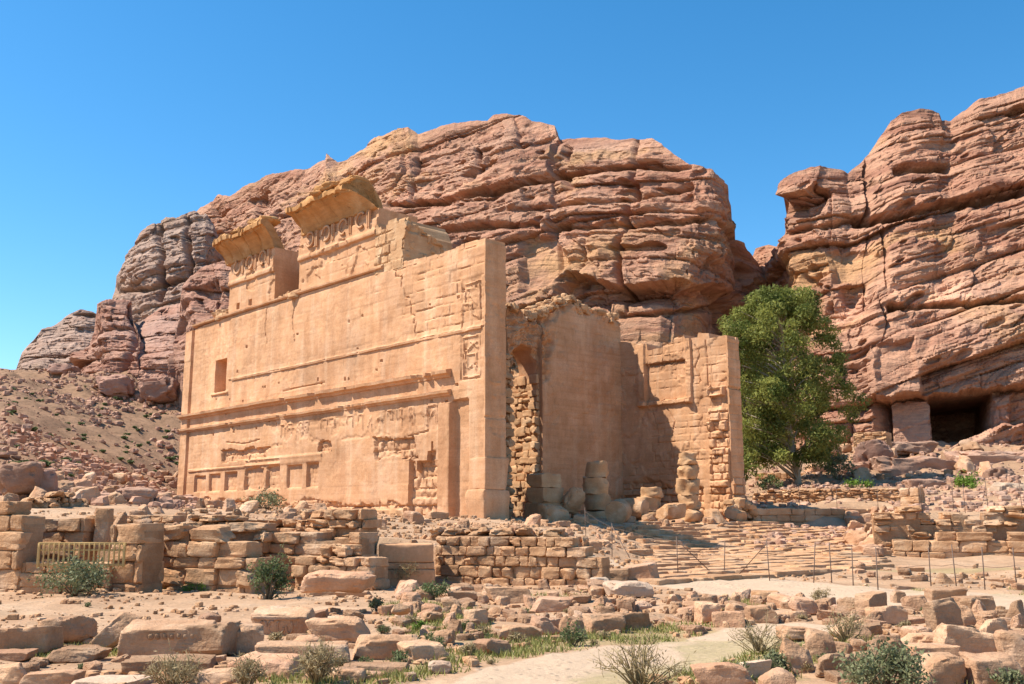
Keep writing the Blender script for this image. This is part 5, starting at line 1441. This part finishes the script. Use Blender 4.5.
scatter('in the crowded rubble at the lower right', 'at the lower right', [(845, 600), (1030, 592), (1030, 690), (850, 690), (820, 650)], 100, 26, 3, gap=.8)
scatter('around the carved slabs at the lower left', 'at the lower left', [(0, 632), (330, 618), (420, 640), (430, 684), (0, 690)], 52, 22, 4, gap=.8)
scatter('on the rubble terrace under the long sunlit wall', 'under the sunlit wall', [(185, 503), (300, 499), (440, 506), (440, 529), (370, 526), (340, 520), (180, 511)], 46, 20, 5, sizes=(0.35, 1.1), gap=0.6)
scatter('tumbled over the terrace walls at the left', 'over the left terrace walls', [(100, 514), (370, 508), (372, 532), (260, 540), (100, 528)], 70, 14, 16, sizes=(.25, .7), gap=.45)
scatter('at the foot of the stepped masonry', 'at the stepped masonry', [(205, 560), (300, 566), (300, 592), (210, 592)], 40, 15, 6, gap=0.45)
scatter('on the slope beside the near corner of the temple', 'by the near corner', [(440, 522), (560, 524), (640, 535), (600, 556), (450, 530)], 34, 15, 7, sizes=(0.25, 0.7))
scatter('in the gravel along the fence by the steps', 'along the fence', [(850, 566), (1030, 570), (1030, 596), (850, 590)], 26, 16, 8)
scatter('in the earth bank between the shaded wall and the ruins', 'in the earth bank', [(848, 520), (900, 516), (905, 556), (860, 560)], 34, 22, 9, sizes=(0.5, 1.5), gap=0.5)
scatter('on the upper slope below the cave', 'below the cave', [(800, 478), (1030, 480), (1030, 446), (850, 446)], 40, 14, 10, kinds=('round', 'wedge', 'block'), sizes=(0.6, 2.2), gap=0.6)
scatter('on the terrace left of the temple', 'left of the temple', [(0, 478), (180, 470), (178, 508), (0, 506)], 52, 14, 11, kinds=('round', 'wedge'), sizes=(0.4, 1.3), gap=0.6)
scatter('in the portico among the columns', 'among the columns', [(520, 516), (735, 517), (740, 527), (640, 532), (530, 526)], 40, 12, 12, sizes=(0.35, 1.0), gap=0.5)

# pebbles and scree: beyond counting
def gravel(name, label, pts, sizes, mat, seed, pool_n=2):
    r = np.random.default_rng(seed); q = Parts()
    pool = [block_points((1, .85, .7), 3000 + i, pool_n, 4, 5, .10, 0, .4) for i in range(10)]
    for (x, y, z), s in zip(pts, sizes):
        v, f = pool[r.integers(0, 10)]; q.add(rotz(v * s * r.uniform(.7, 1.3, 3), r.uniform(0, 6)) + np.array([x, y, z + s * .12]), f, r.normal(0, .15))
    o = q.build(name, MAT[mat], None, False); return tag(o, label, 'gravel', kind='stuff')
r_ = np.random.default_rng(99)
n = 9000; Y = 12.5 + 28 * r_.random(n) ** 1.3; X = (r_.random(n) - .5) * 1.1 * Y
dens = 0.5 + 0.5 * fbm(X * .5, Y * .5, 0 * X, 3, 70); keep = (dens > .42) & (path_mask(X, Y) < .5); X, Y = X[keep], Y[keep]
gravel('gravel', 'small loose stones strewn over the sandy foreground', np.stack([X, Y, terrain(X, Y)], -1), 0.03 + 0.20 * r_.random(len(X)) ** 4, 'masonry', 3)
n = 17000; Y = 44 + 100 * r_.random(n) ** 0.8; px = r_.uniform(-60, 195, n); X = (px - 512) / 1015 * Y
dn = fbm(X * .12, Y * .06, 0 * X, 4, 71) + .5; kp = r_.random(n) < np.clip(dn * 1.6 + .15, .15, 1); X, Y = X[kp], Y[kp]; n = len(X)
Z = terrain(X, Y); gravel('scree', 'stony scree covering the left hillside', np.stack([X, Y, Z], -1), 0.10 + 0.85 * r_.random(n) ** 7, 'boulder', 4)
n = 3500; Y = 60 + 72 * r_.random(n); px = r_.uniform(745, 1060, n); X = (px - 512) / 1015 * Y; Z = terrain(X, Y)
gravel('scree', 'stony debris on the slope below the right cliff', np.stack([X, Y, Z], -1), 0.12 + 0.7 * r_.random(n) ** 3, 'boulder', 5)
n = 3000; px = r_.uniform(180, 760, n); Y = 36 + 38 * r_.random(n); X = (px - 512) / 1015 * Y; Z = terrain(X, Y)
gravel('gravel', 'rubble and chips strewn around the foot of the temple', np.stack([X, Y, Z], -1), 0.07 + 0.32 * r_.random(n) ** 3, 'masonry', 6)

# rock-cut dome with a small doorway, seen over the left end of the long wall
cliff_dome = cliff('rock_dome', [(172, 335), (178, 312), (181, 290), (190, 275), (205, 264), (222, 261), (238, 264), (252, 280), (262, 320)], [(172, 124, 130), (200, 118, 128), (240, 118, 128), (262, 124, 130)], [(172, 375), (262, 375)], MAT['red_cliff'], 0.55, 77, ns=160, nt=130, amp=0.7, depth=14, carve=[
    ('door', [(203.5, 299), (209.5, 298), (209.5, 313), (203.5, 314)], 0.8, 4.0), ('area', [(190, 288), (216, 280), (218, 318), (190, 316)], 5, 1.4), ('door', [(188, 297), (191, 297), (191, 302), (188, 302)], 1, 2.0)])
tag(cliff_dome, 'rounded red rock dome with a small dark doorway, above the long wall\'s left end', 'rock')

# ================================================================== RAILING AND FENCES
rl = empty('wooden_railing', (*at_depth(81, 567, 28.8)[:2], at_depth(81, 567, 28.8)[2]), 0.02)
tag(rl, 'yellow wooden railing of upright balusters in front of the recessed wall', 'railing')
W = 87 / 1015 * 28.8; H = 24 / 1015 * 28.8
for nm, z0, z1, hy in (('top_rail', H - .07, H, .045), ('bottom_rail', 0.03, .09, .035), ('middle_rail', H - .24, H - .19, .025)):
    v, f = block_points((W, hy * 2, z1 - z0), 11, 8, 0, 20, .006); o = new_obj(nm, make_mesh(nm, v + np.array([0, 0, (z0 + z1) / 2]), f, smooth_shade=True), MAT['wood'], rl); sharp(o)
for k in range(18):
    x = -W / 2 + .04 + k * (W - .08) / 17; b = (0.045 if k in (0, 17) else 0.028)
    v, f = block_points((b * 1.5, b * 1.3, H - .02), 20 + k, 4, 0, 18, .006)
    o = new_obj('baluster', make_mesh('baluster', v + np.array([x, -.03 - b * .2, H / 2 - .02]), f, smooth_shade=True), MAT['wood'], rl); sharp(o)
q = Parts(); 
o = wall_blocks(34, 29.3, 120, 28.9, [(34, 568), (120, 567)], 590, .36, 1.1, .7, 31).build('stone_ledge', MAT['masonry']); sharp(o, 22); tag(o, 'low ledge of brown blocks carrying the yellow railing', 'ledge')

def fence(label, spots, h, seed, braces=(), lean=None):
    pts = [ground(px, py) if Y is None else at_depth(px, py, Y) for px, py, Y in spots]
    root = empty('wire_fence', pts[0]); tag(root, label, 'fence'); b0 = np.array(pts[0]); r = np.random.default_rng(seed); tops = []
    for k, p in enumerate(pts):
        t = np.array([p[0] + r.normal(0, .05) + (lean or {}).get(k, 0), p[1] + r.normal(0, .04), p[2] + h * r.uniform(.92, 1.08)]); tops.append((np.array(p), t))
        v, f = tube([np.array(p) - [0, 0, .3] - b0, t - b0], .017, 6); new_obj('post', make_mesh('post', v, f, smooth_shade=True), MAT['rust'], root)
    for i, j, a in braces:
        p, t = tops[i]; q = tops[j][0]; e = p + (q - p) * a
        v, f = tube([t * .9 + p * .1 - b0, e - b0], .017, 6); new_obj('brace', make_mesh('brace', v, f, smooth_shade=True), MAT['rust'], root)
    for fr in (.25, .55, .85):
        for (p, t), (p2, t2) in zip(tops[:-1], tops[1:]):
            a = p + (t - p) * fr; b = p2 + (t2 - p2) * fr; m = (a + b) / 2 - [0, 0, .05]
            v, f = tube([a - b0, m - b0, b - b0], .006, 4); new_obj('wire', make_mesh('wire', v, f), MAT['rust'], root)
fence('rusty post and wire fence with slanting braces, running in front of the steps', [(586, 536, 47), (612, 553, 44), (678, 570, 37.5), (724, 576, None), (770, 581, None), (813, 583, None), (832, 583, None), (853, 585, None), (878, 590, None), (931, 586, None), (957, 589, None), (985, 590, None), (1017, 588, None), (1052, 590, None)], 1.3, 5, ((1, 2, .3), (2, 3, .75), (4, 3, .7)), {5: 0.22})
fence('thin post and wire fence along the terrace above the ruined wall', [(758, 508, 84), (800, 507, 80), (837, 507, 76), (878, 508, 68), (922, 506, 62), (953, 505, 62), (965, 508, 60), (988, 507, 60), (1022, 508, 58), (1060, 508, 58)], 1.5, 6)
# ================================================================== PLANTS
def leaf_quads(centres, size, seed, droop=0.0, aspect=0.45):
    r = np.random.default_rng(seed); n = len(centres)
    a = r.normal(0, 1, (n, 3)); a[:, 2] -= droop; a /= np.linalg.norm(a, axis=1)[:, None]
    b = np.cross(a, r.normal(0, 1, (n, 3))); b /= np.linalg.norm(b, axis=1)[:, None] + 1e-9
    s = size * r.uniform(.6, 1.4, (n, 1)); w = s * aspect
    v = np.stack([centres - a * s * .5, centres + b * w * .5, centres + a * s * .5, centres - b * w * .5], 1).reshape(-1, 3)
    f = np.arange(4 * n).reshape(-1, 4); return v, f

def tree():
    base = at_depth(799, 489, 100); root = empty('eucalyptus_tree', (base[0], base[1], base[2] - .3)); tag(root, 'tall bushy green tree with a pale trunk, beside the right end of the temple', 'tree')
    r = np.random.default_rng(3); q = Parts()
    # crown outline of the photograph gives left/right reach at each height (metres, about 0.1 m per pixel)
    hh = np.array([-.5, 1.5, 3, 5, 7, 9, 11, 13, 15, 17, 18.5, 19.8, 20.8]); lo = np.array([-1, -2.8, -4.6, -5.8, -6.2, -6.4, -6.6, -7.0, -7.6, -7.0, -5.0, -3.6, -1.6]); hi = np.array([.2, .9, 2.2, 4.6, 6.2, 6.4, 5.6, 5.4, 5.0, 4.0, 3.0, 2.4, 1.0])
    trunk = np.array([(0, 0, -.6), (-.1, .1, 2), (-.55, 0, 5), (-.9, .2, 9), (-.8, .1, 13), (-1.0, 0, 17), (-.9, 0, 19.5)])
    v, f = tube(trunk, [.42, .33, .28, .22, .16, .10, .04], 10); q.add(v, f)
    twigs = []
    clumps = []
    for k in range(180):
        z = r.uniform(3.4, 20.2) if k > 30 else r.uniform(13, 20.2); a, b = np.interp(z, hh, lo), np.interp(z, hh, hi); half = (b - a) / 2; mid = (a + b) / 2
        t = r.uniform(0, 2 * math.pi); rad = math.sqrt(r.uniform(.12, 1.0)); x = mid + half * rad * math.cos(t) * .9; y = half * rad * math.sin(t) * .85
        clumps.append((x, y, z, r.uniform(.75, 1.55)))
    for z in np.arange(3.8, 20.5, .9):                 # clumps out to the outline on both sides
        for e in (0, 1):
            x = np.interp(z, hh, hi if e else lo) * r.uniform(.82, 1.0); clumps.append((x, r.uniform(-2, 2), z, r.uniform(.6, 1.2)))
    P = []; T = []
    for i, (x, y, z, s) in enumerate(clumps):
        n = int(240 * s ** 1.6); d = r.normal(0, 1, (n, 3)); d /= np.linalg.norm(d, axis=1)[:, None]; rr = r.random((n, 1)) ** .5
        c = d * rr * np.array([s * 1.0, s * 1.0, s * .85]); c[:, 2] -= .35 * s * (rr[:, 0] ** 2); c += r.normal(0, .10, c.shape)
        P.append(c + np.array([x, y, z])); T.append(np.repeat(r.normal(0.0, .5), n) + r.normal(0, .22, n))
        if i % 2 == 0:
            zt = max(z - r.uniform(1.5, 3.5), 1.0); tx = np.interp(zt, trunk[:, 2], trunk[:, 0]); ty = np.interp(zt, trunk[:, 2], trunk[:, 1])
            m = np.array([(tx + x) / 2 + r.normal(0, .2), (ty + y) / 2, (zt + z) / 2 + .5]); v, f = tube([(tx, ty, zt), m, (x, y, z)], [.09, .06, .025], 6); q.add(v, f)
    q.build('trunk', MAT['bark'], root)
    P = np.concatenate(P); T = np.concatenate(T); v, f = leaf_quads(P, .34, 5, .7, .36)
    new_obj('crown', make_mesh('crown', v, f, np.repeat(np.clip(T, -1, 1), 4)), MAT['leaf_tree'], root)
tree()

def shrub(label, px, py, wpx, hpx, mat, seed, leaves=1400, leaf=.07, twigs=14, Y=None, name='shrub', cat='shrub', spread=1.0, leaf_part='foliage', group=None, dome=0.5, aspect=.5):
    g = ground(px, py) if Y is None else at_depth(px, py, Y)
    w = wpx / 1015 * g[1]; h = hpx / 1015 * g[1]; root = empty(name, g); tag(root, label, cat, group); r = np.random.default_rng(seed)
    q = Parts(); tips = []
    for k in range(twigs):
        a = r.uniform(0, 6.28); rr = w / 2 * math.sqrt(r.uniform(.02, 1)); t = np.array([rr * math.cos(a), rr * .8 * math.sin(a), h * (1 - .55 * (rr / (w / 2)) ** 2) * r.uniform(.75, 1.02)])
        m = t * np.array([.45, .45, .55]) + r.normal(0, .09 * h, 3); v, f = tube([(r.normal(0, .03 * w), r.normal(0, .03 * w), -.05), m, t], [.012 * h + .004, .008 * h + .003, .003], 4); q.add(v, f); tips.append((m, t))
        for j in range(3):
            s = m + (t - m) * r.uniform(.1, .8); e = s + (t - m) * .3 + r.normal(0, .17 * h, 3); e[2] = max(e[2], .03); v, f = tube([s, (s + e) / 2 + r.normal(0, .01, 3), e], [.004, .0035, .002], 3 + 1); q.add(v, f); tips.append((s, e))
    q.build('stem', MAT['twig' if mat != 'dry' else 'dry'], root)
    if leaves:
        tt = r.integers(0, len(tips), leaves); al = r.beta(2.2, 1.2, leaves)[:, None]
        A = np.array([tips[i][0] for i in tt]); B = np.array([tips[i][1] for i in tt]); C = A + (B - A) * al + r.normal(0, .055 * w * spread, (leaves, 3)); C[:, 2] = np.maximum(C[:, 2], .02)
        v, f = leaf_quads(C, leaf, seed + 1, -.3, aspect); cl = r.normal(0, .35, len(tips))[tt]
        new_obj(leaf_part, make_mesh(leaf_part, v, f, np.repeat(np.clip(cl + r.normal(0, .25, leaves), -1, 1), 4)), MAT[mat], root)
    return root
shrub('spreading grey-green bush in front of the yellow railing', 76, 598, 68, 38, 'leaf_grey', 1, 2600, .085, 30)
shrub('upright yellow-green bush at the foot of the stepped masonry', 269, 598, 36, 42, 'leaf_bush', 2, 2200, .075, 26)
shrub('tuft of dry straw-coloured grass before the smooth pedestal', 408, 586, 36, 27, 'dry', 3, 900, .12, 40, aspect=.15)
shrub('low dark green bush left of the middle rubble', 433, 602, 36, 17, 'leaf_bush', 4, 1300, .06, 20)
shrub('big twiggy dry bush on the light path at the bottom', 640, 690, 96, 52, 'dry', 5, 300, .06, 46, aspect=.25)
shrub('grey twiggy bush between the sandy paths, right of middle', 760, 654, 62, 34, 'dry', 6, 220, .05, 40, aspect=.3)
shrub('low blue-green plant behind the wedge-shaped boulder', 772, 672, 36, 22, 'leaf_grey', 7, 1100, .05, 18)
shrub('low blue-green plant beside the whitish flat block', 735, 678, 30, 18, 'leaf_grey', 8, 900, .05, 16)
shrub('wide grey-green bush at the bottom right, before the large boulders', 886, 694, 84, 42, 'leaf_grey', 9, 3000, .055, 40)
shrub('dry bush on the sandy path before the fence', 822, 606, 24, 20, 'dry', 10, 420, .06, 20, aspect=.3)
shrub('dry twiggy bush over stones left of the square golden block', 846, 644, 50, 34, 'dry', 11, 350, .05, 34, aspect=.3)
shrub('bright green round-topped bush under the cave', 968, 500, 34, 26, 'leaf_bright', 12, 1500, .22, 16, Y=88)
shrub('grey-green bush at the foot of the sunken panels', 265, 509, 36, 18, 'leaf_grey', 13, 900, .13, 18, Y=58)
shrub('dry tuft at the bottom, below the long low slab', 318, 690, 48, 44, 'dry', 14, 700, .09, 46, aspect=.14)
shrub('dry tuft in front of the carved frieze slab', 172, 692, 62, 40, 'dry', 15, 500, .08, 44, aspect=.14)
shrub('dry grass at the bottom edge between two blocks', 246, 692, 40, 32, 'dry', 16, 500, .08, 34, aspect=.14)
shrub('small green plant right of the balanced stone', 376, 616, 15, 15, 'leaf_grey', 17, 350, .06, 10)
shrub('green weed in the grass strip, centre of the photo', 572, 648, 26, 20, 'leaf_bush', 18, 500, .05, 14)
shrub('green clump in the middle rubble, left', 420, 632, 15, 10, 'leaf_bright', 19, 320, .05, 10)
shrub('grassy clump beside the small cube-like block', 466, 632, 18, 10, 'leaf_bush', 20, 320, .05, 10)
shrub('pale weeds at the right bottom corner', 1012, 694, 30, 24, 'leaf_grey', 21, 700, .05, 16)
shrub('green weeds at the foot of the large squared block wall', 196, 592, 34, 7, 'leaf_bright', 22, 500, .05, 12)
shrub('dark green undergrowth between the temple end and the tree', 742, 492, 26, 50, 'leaf_tree', 23, 2000, .32, 20, Y=97)
shrub('grey undergrowth on the right of the tree trunk', 838, 482, 40, 30, 'leaf_grey', 24, 1100, .3, 20, Y=104)
shrub('grey-green brush under the tree, left of the pale trunk', 770, 490, 26, 14, 'leaf_bush', 25, 500, .26, 18, Y=96)
shrub('strip of yellow-green weeds right of the tree', 857, 487, 36, 6, 'leaf_bright', 26, 500, .2, 10, Y=94)
# low scrub dotting the left hillside
r_ = np.random.default_rng(12); proto = None
for k in range(120):
    px, py = r_.uniform(-10, 178), r_.uniform(384, 486); g = ground(px, py)
    if proto is None:
        proto = shrub('low olive scrub dotted over the stony left hillside', px, py, 10 * 1, 7, 'leaf_bush', 40, 320, .22, 9, name='scrub_bush', group='low scrub on the left hillside', spread=1.6); w0 = g[1]; continue
    o = proto.copy(); COL.objects.link(o); o.location = g; s = r_.uniform(.45, 1.15); o.scale = (s, s, s * .8); o.rotation_euler = (0, 0, r_.uniform(0, 6))
    for ch in list(proto.children):
        c = ch.copy(); COL.objects.link(c); c.parent = o

# dry and green tufts in the foreground
tufts = {}
for kd, lab, mt, cnt, sd in (('dry_grass_tuft', 'small dry straw tuft between the foreground stones', 'dry', 55, 50), ('green_tuft', 'small green weed tuft between the foreground stones', 'leaf_bush', 45, 51)):
    r_ = np.random.default_rng(sd); proto = None
    for k in range(cnt):
        px = r_.uniform(0, 1024); py = r_.uniform(606, 684); g = ground(px, py)
        if path_mask(np.array([g[0]]), np.array([g[1]]))[0] > .5: continue
        if kd == 'green_tuft' and grass_mask(np.array([g[0]]), np.array([g[1]]))[0] < .15 and r_.random() < .7: continue
        if proto is None:
            proto = shrub(lab, px, py, 15, 9, mt, sd, 260, .055, 16, name=kd, cat='tuft', group=lab + 's', aspect=.2, spread=1.3); continue
        o = proto.copy(); COL.objects.link(o); o.location = g; s = r_.uniform(.5, 1.5); o.scale = (s, s, s); o.rotation_euler = (0, 0, r_.uniform(0, 6))
        for ch in list(proto.children):
            c = ch.copy(); COL.objects.link(c); c.parent = o

# short grass
r_ = np.random.default_rng(8); n = 190000; Y = 12.2 + 24 * r_.random(n); X = (r_.random(n) - .5) * 1.1 * Y; gm = grass_mask(X, Y)
keep = (gm * (0.5 + 0.7 * fbm(X * 1.3, Y * 1.3, 0 * X, 3, 90)) > 0.16 + .25 * r_.random(n)) & (path_mask(X, Y) < .6); X, Y = X[keep], Y[keep]; Z = terrain(X, Y); n = len(X)
h = r_.uniform(.03, .12, n); a = r_.uniform(0, 6.28, n); w = .012; dx, dy = np.cos(a) * w, np.sin(a) * w; lx, ly = r_.normal(0, .04, n), r_.normal(0, .04, n)
v = np.stack([np.stack([X - dx, Y - dy, Z - .01], -1), np.stack([X + dx, Y + dy, Z - .01], -1), np.stack([X + lx + dx * .2, Y + ly + dy * .2, Z + h], -1), np.stack([X + lx - dx * .2, Y + ly - dy * .2, Z + h], -1)], 1).reshape(-1, 3)
tag(new_obj('grass', make_mesh('grass', v, np.arange(4 * n).reshape(-1, 4), np.repeat(np.clip(r_.normal(0, .5, n), -1, 1), 4)), MAT['grass']), 'sparse short green grass on the sandy foreground', 'grass', kind='stuff')
